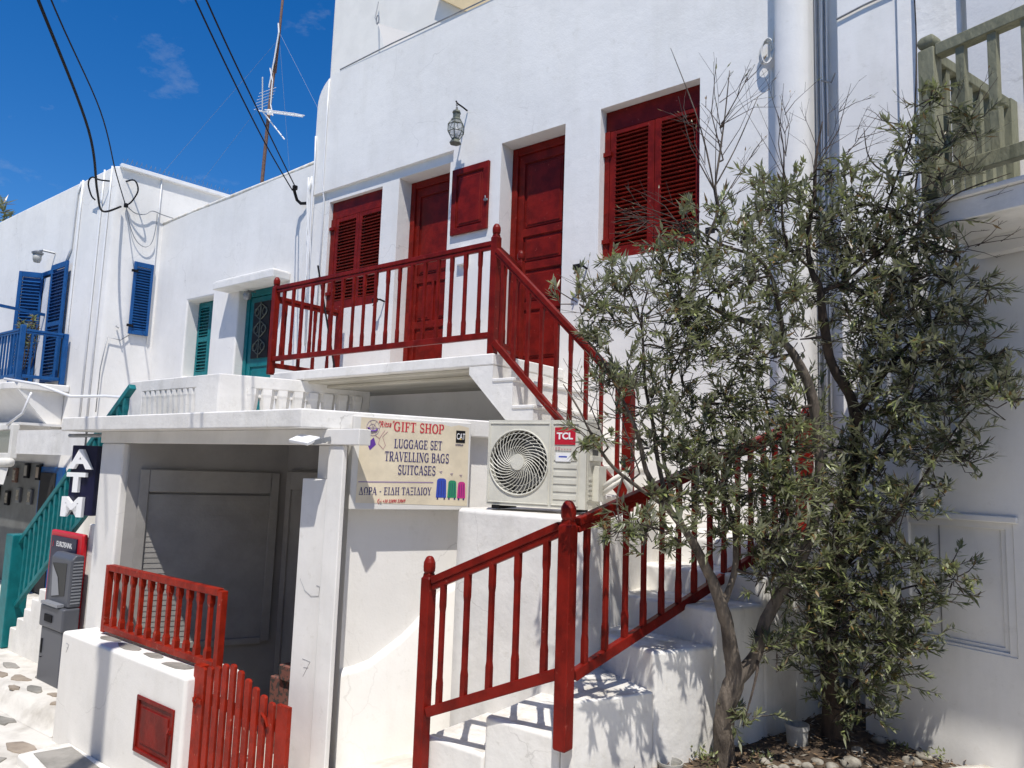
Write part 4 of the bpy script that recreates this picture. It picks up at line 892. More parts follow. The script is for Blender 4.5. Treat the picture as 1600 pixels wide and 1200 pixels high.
fr = G(); fr.box(-9.98, ty+.14, 3.06, -9.90, ty+.2, 5.23); fr.box(-9.13, ty+.14, 3.06, -9.055, ty+.2, 5.23); fr.box(-9.90, ty+.142, 5.13, -9.13, ty+.198, 5.23); fr.build('door_frame', TEAL, th, bevel=.005, seg=1)
g = G(); door_panel(g, (-9.895, ty+.16, 3.06), (1, 0, 0), (0, -1, 0), .76, 2.06, [(.09, .15, .67, .55), (.09, .62, .67, 1.02)]); td = g.build('door', TEAL, th, bevel=.003, seg=1, weld=True)
g = G(); g.box(-9.77, ty+.135, 4.20, -9.36, ty+.156, 5.03); g.build('door_glass', DARK, td)
g = G()
for s_ in (-1, 1):
    for zc_ in (4.36, 4.62, 4.88):
        g.tube([(-9.565+s_*(.02+.12*math.sin(t*pi/8)), ty+.125, zc_-.11+.22*t/8) for t in range(9)], .008, 5)
        g.tube([(-9.565+s_*(.10+.06*math.cos(t*pi/4)), ty+.122, zc_+.06*math.sin(t*pi/4)) for t in range(9)], .006, 5)
g.tube([(-9.565, ty+.12, 4.2), (-9.565, ty+.12, 5.03)], .009, 5); g.build('wrought_iron_grille', LANTERN_METAL, td)
g = G(); g.lathe([(.0, 0), (.05, .03), (.065, .08), (.05, .13), (.0, .15)], (-9.72, ty-.02, 5.03), 10); g.tube([(-9.72, ty-.02, 5.18), (-9.70, ty+.1, 5.18)], .012, 6); g.build('porch_lamp', GREY_METAL, th, smooth=True)
g = G()                                                          # bundle of cables running down beside the main house
for k, dx in enumerate((0, .03, .055, .085)):
    pts = []; rr = random.Random(20+k)
    for j in range(12): zz = 6.6 - j*.16; pts.append((-8.44+dx*.9+(.035*rr.random() if j not in (3, 7) else .02)+.012*j, ty-.03-.012*rr.random(), zz))
    g.tube(pts, .009 if k else .013, 5)
g.build('cable_bundle', WHITE_TRIM, th, smooth=True)

# ------------------------------------------------------------------ house with blue shutters
bh = thing('blue_shutter_house', 'tall white corner house at left with blue shutters and rooftop bird spikes', 'house', (-14, 7, 0.3))
g = G(); a84 = rad(84); c84 = (math.cos(a84), math.sin(a84))
CX, CY = -12.60, 5.2
g.prism([(-22, CY), (CX-.10, CY), (CX-.03, CY+.03), (CX, CY+.10), (CX+c84[0]*4.2, CY+c84[1]*4.2), (-22, 9.4)], 'z', .3, 7.50); g.build('walls', WHITE, bh, bevel=.03, seg=3)
g = G(); g.bar((CX+.01, CY+.05, 7.50), (CX+.02+c84[0]*4.2, CY+c84[1]*4.2, 7.50), .09, .07); g.build('roof_coping', WHITE_TRIM, bh, bevel=.01)
g = G()
for k in range(42):
    f = .12+k*.075; b_ = Vector((CX+c84[0]*f, CY+c84[1]*f, 7.53))
    for dx, dy in ((.03, .01), (-.03, -.01), (0, .02)): g.tube([b_, b_+Vector((dx*1.5, dy*2, .115))], .0022, 3, cap=False)
g.build('bird_spikes', GREY_METAL, bh, kind='stuff')
O84 = Vector((CX, CY, 0)); U84 = Vector((c84[0], c84[1], 0)); N84 = Vector((c84[1], -c84[0], 0))
# shutter on the right-hand face
louvre_leaf(bh, O84+U84*.40+N84*.055, a84, .31, 4.725, 5.945, BLUE, pitch=.046, stile=.045, top=.08, bot=.08, label='blue louvred shutter on the side wall')
g = G()
for z in (4.86, 5.78): g.obox(O84, U84, N84, .36, .05, z-.02, .46, .075, z+.02)
g.build('hinge', BLACK, bh)
# balcony doorway: one leaf folded flat to the right, one standing open
g = G(); g.box(-15.30, CY-.03, 3.95, -15.20, CY+.02, 6.03); g.box(-14.72, CY-.03, 3.95, -14.64, CY+.02, 6.03); g.box(-15.20, CY-.028, 5.95, -14.72, CY+.02, 6.03); g.build('door_frame', BLUE, bh, bevel=.006, seg=1)
g = G(); g.box(-15.195, CY-.012, 3.95, -14.725, CY-.004, 5.945); g.build('door_opening', DARK, bh)
g = G(); g.box(-15.10, CY-.026, 3.95, -14.86, CY-.014, 5.90); g.build('white_curtain', WHITE_TRIM, bh)
louvre_leaf(bh, (-14.62, CY-.10, 0), rad(0), .66, 3.95, 6.06, BLUE, pitch=.060, stile=.075, top=.10, bot=.12, mid=1.02, label='blue louvred shutter folded open against the front wall')
louvre_leaf(bh, (-15.42, CY-.34, 0), rad(55), .42, 3.95, 6.02, BLUE, pitch=.060, stile=.06, top=.10, bot=.12, label='blue louvred shutter standing half open')
g = G()
for x in (-13.86, -13.02, -12.74): g.tube([(x, CY-.012, 7.5), (x+.01, CY-.02, 6.9), (x, CY-.02, 5.2), (x+.0, CY-.02, 3.0)], .016 if x > -13.1 else .02, 6)
g.tube([(-14.2, CY-.02, 6.1), (-14.05, CY-.02, 6.3), (-14.02, CY-.02, 7.3), (-13.9, CY-.02, 7.48)], .018, 6)
g.build('conduit', WHITE_TRIM, bh, smooth=True)
g = G(); g.tube([O84+U84*.72+N84*.012+Z*zz for zz in (7.48, 6.9, 6.2, 5.4, 4.6)], .010, 5); g.build('wall_cable', WHITE_TRIM, bh, smooth=True); g = G()
g.tube([O84+U84*.42+N84*.02+Z*4.70, O84+U84*.30+N84*.03+Z*4.60, O84+U84*.10+N84*.03+Z*4.62, O84+U84*.04+N84*.03+Z*4.1, O84+U84*.04+N84*.02+Z*3.4], .008, 5); g.build('wall_cable', GREY_METAL, bh, smooth=True); g = G(); g.tube([O84+U84*.22+N84*.12+Z*4.78, O84+U84*.22+N84*.01+Z*4.82], .012, 5); g.build('wall_hook', GREY_METAL, bh, smooth=True)
bl = thing('bulkhead_lamp', 'small caged wall lamp beside the blue balcony door', 'lamp', (-14.98, 5.1, 6.2))
g = G(); g.tube([(-14.78, 5.19, 6.33), (-14.85, 5.02, 6.35), (-14.95, 4.99, 6.34)], .02, 6); g.lathe([(.09, .0), (.10, .03), (.05, .06), (.0, .07)], (-14.98, 4.98, 6.29), 12); g.build('lamp_arm', GREY_METAL, bl)
g = G(); g.lathe([(.0, -.16), (.05, -.15), (.07, -.10), (.075, 0)], (-14.98, 4.98, 6.29), 12); g.build('lamp_glass', PLASTIC_WHITE, bl, smooth=True)
# balcony
bb = thing('blue_balcony', 'blue wooden balcony rail on a white slab at the left edge', 'balcony', (-14.5, 4.8, 3.75))
g = G(); g.prism([(-20, 4.42), (-13.95, 4.42), (-13.74, 4.52), (-13.55, 5.195), (-20, 5.195)], 'z', 3.74, 3.86); g.build('slab', WHITE_ROUGH, bb, bevel=.02)
g = G(); g.prism([(-20, 5.19), (-20, 4.50), (-19.999, 4.50)][:0] + [(4.50, 3.738), (5.19, 3.738), (5.19, 3.10), (5.05, 3.12)], 'x', -19.5, -13.75); g.build('slab_haunch', WHITE_SMOOTH, bb)
post(bb, -13.80, 4.50, 3.87, 4.80, BLUE, .036, knob=False); post(bb, -13.72, 5.12, 3.87, 4.74, BLUE, .036, knob=False)
rail_section(bb, (-13.79, 4.55, 3.86), (-13.73, 5.08, 3.86), .10, .86, 3, BLUE, s=.016)
rail_section(bb, (-18.5, 4.48, 3.86), (-13.86, 4.48, 3.86), .10, .86, 34, BLUE, s=.016)
bp_ = thing('balcony_plant', 'leggy dry plant poking above the blue balcony rail', 'plant', (-14.4, 4.8, 3.87))
def leaf_quad(g, p, d, up, L, w_, mi=0):
    d = d.normalized(); side = d.cross(up); side = side.normalized() if side.length > 1e-4 else Vector((1, 0, 0)); nrm = side.cross(d)
    b = p; m1 = p + d*L*.38 + side*w_/2 - nrm*w_*.14; m2 = p + d*L*.38 - side*w_/2 - nrm*w_*.14; c = p + d*L*.45 + nrm*w_*.06; e = p + d*L - nrm*L*.05
    g.mi = mi; g.add([b, m1, c, m2, e], [(0, 1, 2), (0, 2, 3), (1, 4, 2), (2, 4, 3)])
rp = random.Random(3); g = G(); gs = G()
for k in range(9):
    b0 = Vector((-14.45+rp.uniform(-.3, .3), 4.75, 3.87)); tip = b0 + Vector((rp.uniform(-.3, .3), rp.uniform(-.1, .1), rp.uniform(.7, 1.25))); mid_ = (b0+tip)/2 + Vector((rp.uniform(-.1, .1), 0, 0))
    gs.tube([b0, mid_, tip], [.012, .009, .004], 5)
    for j in range(26):
        f = .5+.5*rp.random(); pt = mid_.lerp(tip, f); leaf_quad(g, pt, Vector((rp.uniform(-1, 1), rp.uniform(-1, 1), rp.uniform(-.3, 1))), Z, .11, .035, rp.choice((0, 0, 1, 2)))
gs.build('stems', TWIG, bp_); g.build('leaves', [LEAF_D, LEAF_B, LEAF_C], bp_, kind='stuff')
g = G(); g.lathe([(.10, 0), (.13, .2), (.135, .24)], (-14.45, 4.75, 3.87), 12); g.build('pot', BLUE, bp_)
g = G(); g.bar((-19, 4.3, 5.22), (-14.95, 4.3, 5.26), .04, .05); g.bar((-14.97, 4.3, 5.26), (-14.9, 5.19, 5.2), .04, .05)
pf = thing('blue_pergola_bar', 'thin blue frame bar jutting from the left edge beside the shutters', 'pergola', (-15, 4.6, 5.2)); g.build('bar', BLUE, pf); 
# awning and clear vinyl screen below the balcony
aw = thing('shop_awning', 'offwhite canvas awning with clear vinyl window below the blue balcony', 'awning', (-14.5, 4.6, 2.4))
g = G(); g.bar((-19, 4.42, 3.02), (-13.45, 4.42, 3.12), .08, .09); g.bar((-13.43, 4.42, 2.62), (-13.43, 4.42, 3.16), .10, .10, up=(0, 1, 0)); g.bar((-19, 4.42, 2.58), (-13.40, 4.42, 2.66), .08, .10); g.build('awning_frame', AWNING, aw, bevel=.012)
g = G(); g.add([(-19, 4.43, 2.62), (-13.48, 4.43, 2.70), (-13.48, 4.43, 3.08), (-19, 4.43, 2.98)], [(0, 1, 2, 3)]); g.build('vinyl_window', VINYL, aw)
g = G(); g.tube([(-19, 4.38, 2.47), (-16, 4.38, 2.51), (-13.38, 4.38, 2.56)], .075, 10); g.build('rolled_canvas', AWNING, aw, smooth=True)
g = G(); pts = []
for k in range(28):
    x = -19 + k*(5.62/27); pts.append((x, 4.36+.012*math.sin(k*1.9), 2.42+.06*(k/27)))
g.add([p for p in pts] + [(p[0], p[1]-.03+.02*math.sin(i*2.3), p[2]-.26) for i, p in enumerate(pts)], [(i, i+1, i+29, i+28) for i in range(27)]); g.build('valance', AWNING, aw, smooth=True)
g = G(); g.box(-19, 4.5, 3.16, -13.5, 5.19, 3.20); g.build('soffit_board', WHITE_SMOOTH, aw)
g = G(); g.tube([(-13.6, 4.36, 3.15), (-13.25, 4.44, 3.33), (-13.2, 4.5, 3.62), (-13.22, 4.52, 3.66)], .02, 6); g.tube([(-13.75, 4.3, 3.88), (-13.2, 4.6, 3.80), (-12.7, 4.9, 3.62), (-11.7, 5.0, 3.60), (-10.8, 5.1, 3.54), (-10.0, 5.1, 3.5)], .025, 6); g.build('sagging_cable', WHITE_TRIM, aw, smooth=True)
# shop front in the shade under the awning
g = G(); g.box(-20, CY-.03, .45, -14.31, CY-.004, 2.55); g.build('shop_front', mat('shop_front_grey', (.15, .155, .15), .7, var=.3, vscale=2), bh)
g = G(); g.box(-14.3, CY-.05, .45, -13.35, CY-.01, 2.5); g.build('blue_doorway', BLUE, bh, bevel=.01); g = G(); g.box(-14.2, CY-.07, .45, -13.6, CY-.052, 2.4); g.build('dark_doorway', DARK, bh)
wd = thing('picture_display', 'small framed pictures hung in rows on the dark shop front below the awning', 'pictures', (-15.5, 5.1, 1.6))
rp = random.Random(9)
for k in range(12):
    x = -17.2+k*.26; g = G(); zt = 1.75+.12*rp.random()+(.42 if k % 2 else 0); g.box(x-.09, 5.125, zt, x+.09, 5.168, zt+.26); fr_o = g.build('picture_frame', rp.choice((BLACK, ATM_GREY, RUST)), wd, bevel=.008); g = G(); g.box(x-.055, 5.117, zt+.04, x+.055, 5.124, zt+.22); g.build('picture', rp.choice((PEBBLE, STONE, CASE_BLUE, STONE2)), fr_o)

# ------------------------------------------------------------------ teal staircase
ts = thing('teal_staircase', 'white outdoor stair with steep teal railing rising behind the cash machine', 'stairs', (-9.2, 3.7, .43))
n_ = 14; x0, z0 = -10.12, .43; dx, dz = 2.55/n_, 1.84/n_
poly = [(x0, .3)]
for i in range(n_): poly += [(x0+i*dx, z0+.26+(i)*dz), (x0+(i+1)*dx, z0+.26+i*dz)]
poly += [(x0+n_*dx, z0+.26+n_*dz), (-7.32, z0+.26+n_*dz), (-7.32, .3)]
g = G(); g.prism(poly, 'y', 3.50, 3.66); g.build('stepped_wall', WHITE_ROUGH, ts, bevel=.012)
for i in range(n_):
    g = G(); g.box(x0+i*dx, 3.664, .3, x0+(i+1)*dx-.002, 4.5, z0+(i+1)*dz); g.build('step', WHITE_ROUGH, ts)
g = G(); g.bar((-10.22, 3.56, 1.66), (-7.75, 3.56, 3.42), .07, .06); g.build('handrail', TEAL, ts, bevel=.008)
g = G(); g.bar((-10.18, 3.56, .92), (-7.80, 3.56, 2.62), .05, .05); g.build('bottom_rail', TEAL, ts, bevel=.008)
for i in range(19):
    x = -10.06 + i*.122; f = (x+10.22)/2.47; baluster(ts, x, 3.56, .93+(x+10.18)*.714, 1.62+f*1.76, TEAL, .024)
g = G(); g.box(-10.42, 3.46, .44, -10.20, 3.68, 1.74); g.build('end_post', TEAL, ts, bevel=.01)
tp = thing('potted_plant', 'small spiky plant behind the teal stair post', 'plant', (-10.25, 3.95, 1.5))
g = G(); rp = random.Random(4)
for j in range(70): leaf_quad(g, Vector((-10.35+rp.uniform(-.12, .12), 3.95+rp.uniform(-.1, .1), 1.68+rp.uniform(-.05, .10))), Vector((rp.uniform(-1, 1), rp.uniform(-1, 1), rp.uniform(.1, 1.3))), Z, .13, .02, rp.choice((0, 0, 1)))
g.build('leaves', [LEAF_D, LEAF_C], tp, kind='stuff'); g = G(); g.lathe([(.12, 0), (.15, .25)], (-10.35, 3.95, 1.42), 12); g.build('pot', RUST, tp)

# ------------------------------------------------------------------ cash machine
am = thing('cash_machine', 'grey outdoor cash machine on a navy and red panel beside the shop pier', 'cash machine', (-8.4, 3.4, .43))
g = G(); g.box(-9.07, 3.44, .84, -8.27, 3.497, 1.895); g.build('red_surround', ATM_RED, am, bevel=.02)
g = G(); g.box(-9.00, 3.425, .90, -8.375, 3.4395, 1.84); pn = g.build('navy_panel', ATM_NAVY, am)
txt('EUROBANK', .078, LOGO_WHITE, pn, (-8.86, 3.423, 1.735), (1, 0, 0), Z, squeeze=.95); txt('J', .06, ATM_RED, pn, (-8.95, 3.423, 1.74), (1, 0, 0), Z, bold=.001)
hx0, hx1 = -8.63, -8.13
g = G(); g.prism([(3.30, 1.19), (3.424, 1.19), (3.424, 1.70), (3.34, 1.71), (3.30, 1.66)], 'x', hx0, hx1); g.box(hx0-.05, 3.26, .96, hx1+.01, 3.424, 1.188); hd = g.build('machine_head', ATM_GREY, am, bevel=.02)
g = G(); g.prism([(hx0+.06, 1.60), (hx0+.40, 1.62), (hx0+.40, 1.30), (hx0+.10, 1.26)], 'y', 3.296, 3.33); g.build('screen_recess', AC_DARK, hd)
g = G(); g.add([(hx0+.07, 3.292, 1.59), (hx0+.22, 3.292, 1.47), (hx0+.29, 3.292, 1.30), (hx0+.11, 3.292, 1.27)], [(0, 1, 2, 3)]); g.box(hx0+.02, 3.235, 1.195, hx0+.42, 3.30, 1.222); g.build('screen_hood', ATM_LIGHT, hd)
g = G(); g.box(hx0+.10, 3.250, 1.03, hx0+.28, 3.262, 1.10); g.build('card_slot', BLACK, hd)
for k in range(14): g = G(); g.box(hx1-.004, 3.32, 1.23+k*.031, hx1+.004, 3.41, 1.244+k*.031); g.build('vent_rib', ATM_LIGHT, hd)
g = G(); g.box(hx0-.02, 3.28, .43, hx1-.01, 3.43, .958); ped = g.build('pedestal', ATM_GREY, am, bevel=.01)
g = G(); g.box(hx0+.02, 3.272, .70, hx0+.05, 3.279, .84); g.lathe([(0, 0), (.012, 0), (.012, .006), (0, .006)], (hx0+.05, 3.275, .66), 8); g.build('lock', BLACK, ped)
sn = thing('cash_machine_sign', 'vertical navy board with tall white ATM letters hung by the shop pier', 'sign', (-7.65, 3.15, 2.15))
aS = rad(22); US = Vector((math.cos(aS), math.sin(aS), 0)); NS = Vector((math.sin(aS), -math.cos(aS), 0)); BS = Vector((-7.80, 3.07, 0))
g = G(); g.obox(BS, US, NS, .0, -.06, 2.14, .30, 0, 2.80); g.build('board', ATM_NAVY, sn, bevel=.006)
for ch, zz, uu in (('A', 2.585, .03), ('T', 2.365, .01), ('M', 2.135, -.04)):
    txt(ch, .245, LOGO_WHITE, sn, BS+US*uu+NS*.022+Z*zz, US, Z, squeeze=1.4, depth=.016, bold=.010, name='raised_letter')
g = G(); g.tube([BS+US*.15+Z*2.80, BS+US*.15+Z*2.93], .01, 6); g.tube([BS+US*-.05+Z*2.89, BS+US*.35+Z*2.90], .02, 6); g.build('bracket', GREY_METAL, sn)

# ------------------------------------------------------------------ upper buildings and roof things
uh = thing('upper_house', 'taller offwhite house rising behind the main roof edge', 'house', (-8, 9, 6))
g = G(); g.box(-10.2, 7.5, 6.0, -3.0, 11.2, 14.5); g.build('walls', OFFWHITE, uh, bevel=.06)
g = G(); g.prism([(-6.9, 9.15), (-5.0, 10.2), (-3.2, 11.3), (-3.2, 6.5), (-6.9, 6.5)][::-1] if False else [(-6.86, 9.20), (-4.2, 9.20), (-4.2, 10.9), (-7.6, 9.75)], 'y', 7.38, 7.49); g.build('cream_panel', CREAM_WALL, uh)
ss = thing('shade_sail', 'corner of a shade sail toned grey as if shaded tied by a cord above the roof edge', 'awning', (-7.5, 6.8, 8.5))
g = G(); cpt = Vector((-8.10, 6.75, 9.16)); a_ = Vector((-7.30, 6.30, 7.75)); b_ = Vector((-5.30, 6.9, 8.05)); n_ = 8; vs = []; fs = []
for i in range(n_+1):
    for j in range(n_+1):
        f = i/n_; q = j/n_; e0 = cpt.lerp(a_, f) + Vector((.06*math.sin(pi*f), 0, .0)); e1 = cpt.lerp(b_, f) + Vector((0, 0, -.16*math.sin(pi*f))); vs.append(e0.lerp(e1, q) + Vector((0, 0, -.05*math.sin(pi*q)*f)))
for i in range(n_):
    for j in range(n_): fs.append((i*(n_+1)+j, (i+1)*(n_+1)+j, (i+1)*(n_+1)+j+1, i*(n_+1)+j+1))
g.add(vs, fs); g.build('sail_cloth', SAIL_SHADED, ss, smooth=True)
g = G(); g.tube([cpt, cpt+Vector((-.12, .05, .16)), Vector((-8.95, 7.45, 10.2))], .010, 5); g.tube([cpt+Vector((.03*math.cos(t), 0, .05+.07*math.sin(t))) for t in [k*pi/6 for k in range(13)]], .008, 5); g.build('cord', GREY_METAL, ss)

an = thing('tv_antenna', 'tall rusty mast with a small white yagi antenna on the teal door house roof', 'antenna', (-12.79, 8.0, 6.7))
g = G(); g.tube([(-12.79, 8, 6.7), (-12.79, 8, 8.26), (-12.74, 8, 9.6), (-12.66, 8, 10.6)], .035, 8); g.tube([(-12.62, 8.0, 10.4), (-12.58, 8, 11.2), (-12.50, 8, 13.2)], .026, 8); g.build('mast', RUST, an, smooth=True)
g = G(); g.tube([(-12.72, 7.95, 10.1), (-12.60, 7.95, 10.7), (-12.52, 7.95, 11.2), (-12.56, 7.95, 11.4)], .016, 6); g.tube([(-12.72, 7.94, 10.5), (-12.60, 7.94, 10.2), (-12.6, 7.94, 9.7), (-12.5, 7.94, 9.45)], .012, 5); g.build('antenna_lead', WHITE_TRIM, an)
g = G(); ya, yb = Vector((-12.95, 7.9, 9.66)), Vector((-11.45, 7.9, 9.12)); g.tube([ya, yb], .016, 6); dirb = (yb-ya).normalized(); perp = Vector((0, 1, 0))
for k in range(9): c = ya + dirb*(.45+k*.125); g.tube([c-perp*.13+Z*.0, c+perp*.13+Z*.06], .010, 4)
for s_, L_ in ((1, .55), (-1, .55)):
    e = ya + dirb*.30 + Vector((.18*s_ if s_ > 0 else .30, -.25*s_, L_*s_)); g.tube([ya+dirb*.15, e], .013, 5)
for k in range(6): c = ya+dirb*(.12+.03*k)+Z*(.08+.07*k); g.tube([c+Vector((-.08, -.12, -.08)), c+Vector((.12, .12, .09))], .005, 4)
g.lathe([(.0, 0), (.05, .01), (.05, .09), (0, .1)], ya+dirb*.42-Z*.05, 8); g.build('yagi', WHITE_TRIM, an)
for a_, b_ in (((-12.58, 8, 11.2), (-12.4, 8.6, 6.9)), ((-12.58, 8, 11.1), (-12.5, 5.9, 7.56)), ((-12.62, 8, 10.1), (-12.3, 6.5, 7.56)), ((-12.55, 8, 11.2), (-10.5, 8.3, 8.0))):
    g = G(); g.tube([a_, b_], .0022, 3); g.build('guy_wire', GREY_METAL, an)

# overhead cables
def cable(name, label, pts, r_, n=24, group=None):
    P = [Vector(p) for p in pts]; out = []
    for i in range(len(P)-1):
        p0 = P[max(i-1, 0)]; p1 = P[i]; p2 = P[i+1]; p3 = P[min(i+2, len(P)-1)]
        for k in range(n//(len(P)-1)+1):
            t = k/(n//(len(P)-1)+1); out.append(.5*((2*p1)+(p2-p0)*t+(2*p0-5*p1+4*p2-p3)*t*t+(3*p1-p0-3*p2+p3)*t**3))
    out.append(P[-1]); g = G(); g.tube(out, r_, 6); return g.build(name, BLACK, None, smooth=True, label=label, cat='cable', group='overhead cables')
cable('overhead_cable', 'thin black overhead cable, right one of the close pair ending at the teal door house', [(-3.6, 0.9, 6.62), (-5.53, 2.76, 6.50), (-7.2, 4.5, 6.42), (-8.46, 5.80, 6.42)], .0085)
cable('overhead_cable', 'thin black overhead cable, left one of the close pair ending at the teal door house', [(-3.7, 0.85, 6.62), (-5.60, 2.70, 6.50), (-7.25, 4.45, 6.36), (-8.50, 5.78, 6.38)], .0085)
g = G(); g.tube([(-8.48, 5.79, 6.40), (-8.52, 5.84, 6.36), (-8.55, 5.90, 6.29), (-8.50, 5.93, 6.24), (-8.42, 5.97, 6.24)], .022, 6); g.lathe([(0, 0), (.035, .01), (.035, .06), (0, .07)], (-8.47, 5.80, 6.38), 8); g.build('cable_clamp', BLACK, th)
cable('thick_cable', 'thick black overhead cable sagging to the corner of the blue shutter house', [(-5.6, .9, 7.3), (-7.12, 2.11, 6.72), (-9.35, 3.50, 6.56), (-11.1, 4.35, 6.45), (-12.1, 4.85, 6.50), (-12.55, 5.30, 6.80)], .016, 40)
cable('thin_cable', 'thin black overhead cable crossing above the thick one to the same corner house', [(-5.5, 1.0, 7.3), (-7.04, 2.18, 6.73), (-9.2, 3.55, 6.78), (-11.3, 4.65, 6.90), (-12.55, 5.36, 6.88)], .0085, 30)
def spl(pts, k=6):
    P = [Vector(p) for p in pts]; out = []
    for i in range(len(P)-1):
        p0 = P[max(i-1, 0)]; p1 = P[i]; p2 = P[i+1]; p3 = P[min(i+2, len(P)-1)]
        for j in range(k): t = j/k; out.append(.5*((2*p1)+(p2-p0)*t+(2*p0-5*p1+4*p2-p3)*t*t+(3*p1-p0-3*p2+p3)*t**3))
    return out + [P[-1]]
c0 = O84+U84*.18+N84*.05+Z*6.84; g = G()
g.tube(spl([c0, c0+Vector((.10, .04, .06)), c0+Vector((.20, .08, .24)), c0+Vector((.12, .04, .42)), c0+Vector((-.12, -.04, .42)), c0+Vector((-.30, -.30, .40)), c0+Vector((-.52, -.36, .48)), c0+Vector((-.70, -.34, .42)), c0+Vector((-.72, -.27, .24)), c0+Vector((-.60, -.25, .14))]), .013, 6)
g.lathe([(0, 0), (.035, 0), (.035, .06), (0, .06)], c0-Z*.03, 8); g.build('cable_loop', BLACK, bh, smooth=True)
g = G(); g.tube(spl([c0, c0+U84*.15-Z*.09, c0+U84*.30-Z*.07, c0+U84*.42+Z*.02, c0+U84*.6-Z*.0, c0+U84*.9-Z*.02, c0+U84*1.7-Z*.05]), .009, 5); g.build('cable_loop', GREY_METAL, bh, smooth=True)
g = G(); g.tube(spl([c0, c0+U84*.1-Z*.35, c0+U84*.22-Z*.56, c0+U84*.36-Z*.62, c0+U84*.46-Z*.50, c0+U84*.50-Z*.2, c0+U84*.5+Z*.0]), .007, 5); g.build('cable_loop', GREY_METAL, bh, smooth=True)

# ------------------------------------------------------------------ right side: pier, cables, bay, sage-green balcony house
pr = thing('corner_pier', 'rounded white pier at the right end of the main facade carrying a cable bundle', 'pier', (-1.8, 5.7, .3))
g = G(); pl = []
for k in range(9): t = pi - pi*k/8; pl.append((-1.79+.135*math.cos(t), 5.66-.085*math.sin(t)))
pl = [(-1.928, 6.0)] + [(-1.925, 5.66)] + pl[1:-1] + [(-1.655, 5.66), (-1.655, 6.0)]
g.prism(pl, 'z', 2.2, 9.2); g.build('rounded_pier', WHITE, pr, bevel=.01)
g = G(); g.box(-1.66, 5.80, .3, -1.38, 6.1, 9.2); g.build('recess_wall', WHITE_SMOOTH, pr)
rr = random.Random(8)
for k in range(6):
    g = G(); x = -1.640+k*.017; g.tube([(x+rr.uniform(-.004, .004), 5.775-.012*(k % 2), 9-.6*j) for j in range(11)], .0075, 5); g.build('cable', (WHITE_TRIM, GREY_METAL, WHITE_TRIM)[k % 3], pr, smooth=True)
cl_ = thing('cable_coil', 'coil of pale cable hanging on the facade beside the rounded pier', 'cable', (-1.98, 5.7, 6.0))
g = G()
for k in range(7):
    rr_ = random.Random(30+k); a, b = .045+.014*rr_.random(), .085+.022*rr_.random()
    g.tube([(-2.005+a*math.cos(2*pi*j/20)+.005*k-.015, 5.72-.006*k, 6.14+b*math.sin(2*pi*j/20)) for j in range(21)], .0055, 5)
g.tube([(-1.96, 5.74, 6.23), (-1.955, 5.735, 6.34), (-1.94, 5.735, 6.42)], .006, 5); g.tube([(-1.97, 5.745, 6.02), (-1.968, 5.745, 5.75)], .005, 5); g.build('coil', AWNING, cl_, smooth=True)
by = thing('neighbour_bay', 'narrow plain white wall bay between the pier and the sage green balcony', 'wall', (-1.1, 5.5, .3))
g = G(); g.box(-1.385, 5.40, .3, -.99, 6.3, 9.2); g.build('bay_wall', WHITE_SMOOTH, by, bevel=.006)
g = G(); g.box(-.988, 5.375, .3, -.872, 6.3, 9.2); g.build('bay_wall', WHITE, by, bevel=.006)
g = G(); g.box(-.870, 5.33, .3, -.60, 6.3, 9.2); g.build('rough_quoin', WHITE_ROUGH, by, bevel=.01)
g = G(); g.tube([(-1.385, 5.385, 6.03), (-1.20, 5.385, 6.07), (-1.0, 5.385, 6.10)], .008, 5); g.build('wall_cable', GREY_METAL, by); g = G(); g.tube([(-1.40, 5.385, 5.62), (-1.52, 5.74, 5.75), (-1.60, 5.76, 5.80)], .007, 5); g.build('wall_cable', GREY_METAL, by)

a18 = rad(-18); UR = Vector((math.cos(a18), math.sin(a18), 0)); NR = Vector((math.sin(a18), -math.cos(a18), 0)); OR_ = Vector((-.67, 4.75, 0))
rh = thing('green_balcony_house', 'white house at right edge, shaded lower wall under a sage green balcony', 'house', (0, 5.2, .3))
def rdep(x, z):
    if -.24 < x < .234 and 1.885 < z < 2.485: return .030
    if -.24 < x < .262 and 1.865 < z < 2.485: return .020
    return 0.0 if not (-.24 < x < .30 and 1.85 < z < 2.53) else .006
r = relief([-.52, -.24, .234, .262, .30, 7], [.2, 1.85, 1.865, 1.885, 2.485, 2.53, 4.02], rdep, OR_, UR, NR, back=.4); r.build('lower_wall', WHITE_SMOOTH, rh, bevel=.005, weld=True)
g = G(); g.obox(OR_, UR, NR, -.34, .0, 2.52, .33, .022, 2.555); g.build('panel_hood', WHITE_SMOOTH, rh, bevel=.008)
g = G(); g.obox(OR_, UR, NR, -.085, -.0295, 1.89, -.079, -.026, 2.48); g.build('panel_seam', SHUTTER_SHADED, rh)
g = G(); g.obox(OR_, UR, NR, -.05, -.9, 4.15, 7, -.5, 9.5); g.build('upper_wall', WHITE, rh)
g = G(); g.obox(OR_, UR, NR, .13, -.499, 4.022, 7, .455, 4.135); g.obox(OR_, UR, NR, .11, -.499, 4.1355, 7, .475, 4.165); g.build('balcony_slab', WHITE_ROUGH, rh, bevel=.008)
g = G(); g.obox(OR_, UR, NR, .2, .02, 3.93, 7, .10, 4.0215); g.build('soffit_beam', WHITE_SMOOTH, rh)
g = G(); g.obox(OR_, UR, NR, 7.0, -.5, .2, 7.3, .1, 4.0); g.build('end_wall', WHITE_SMOOTH, rh)
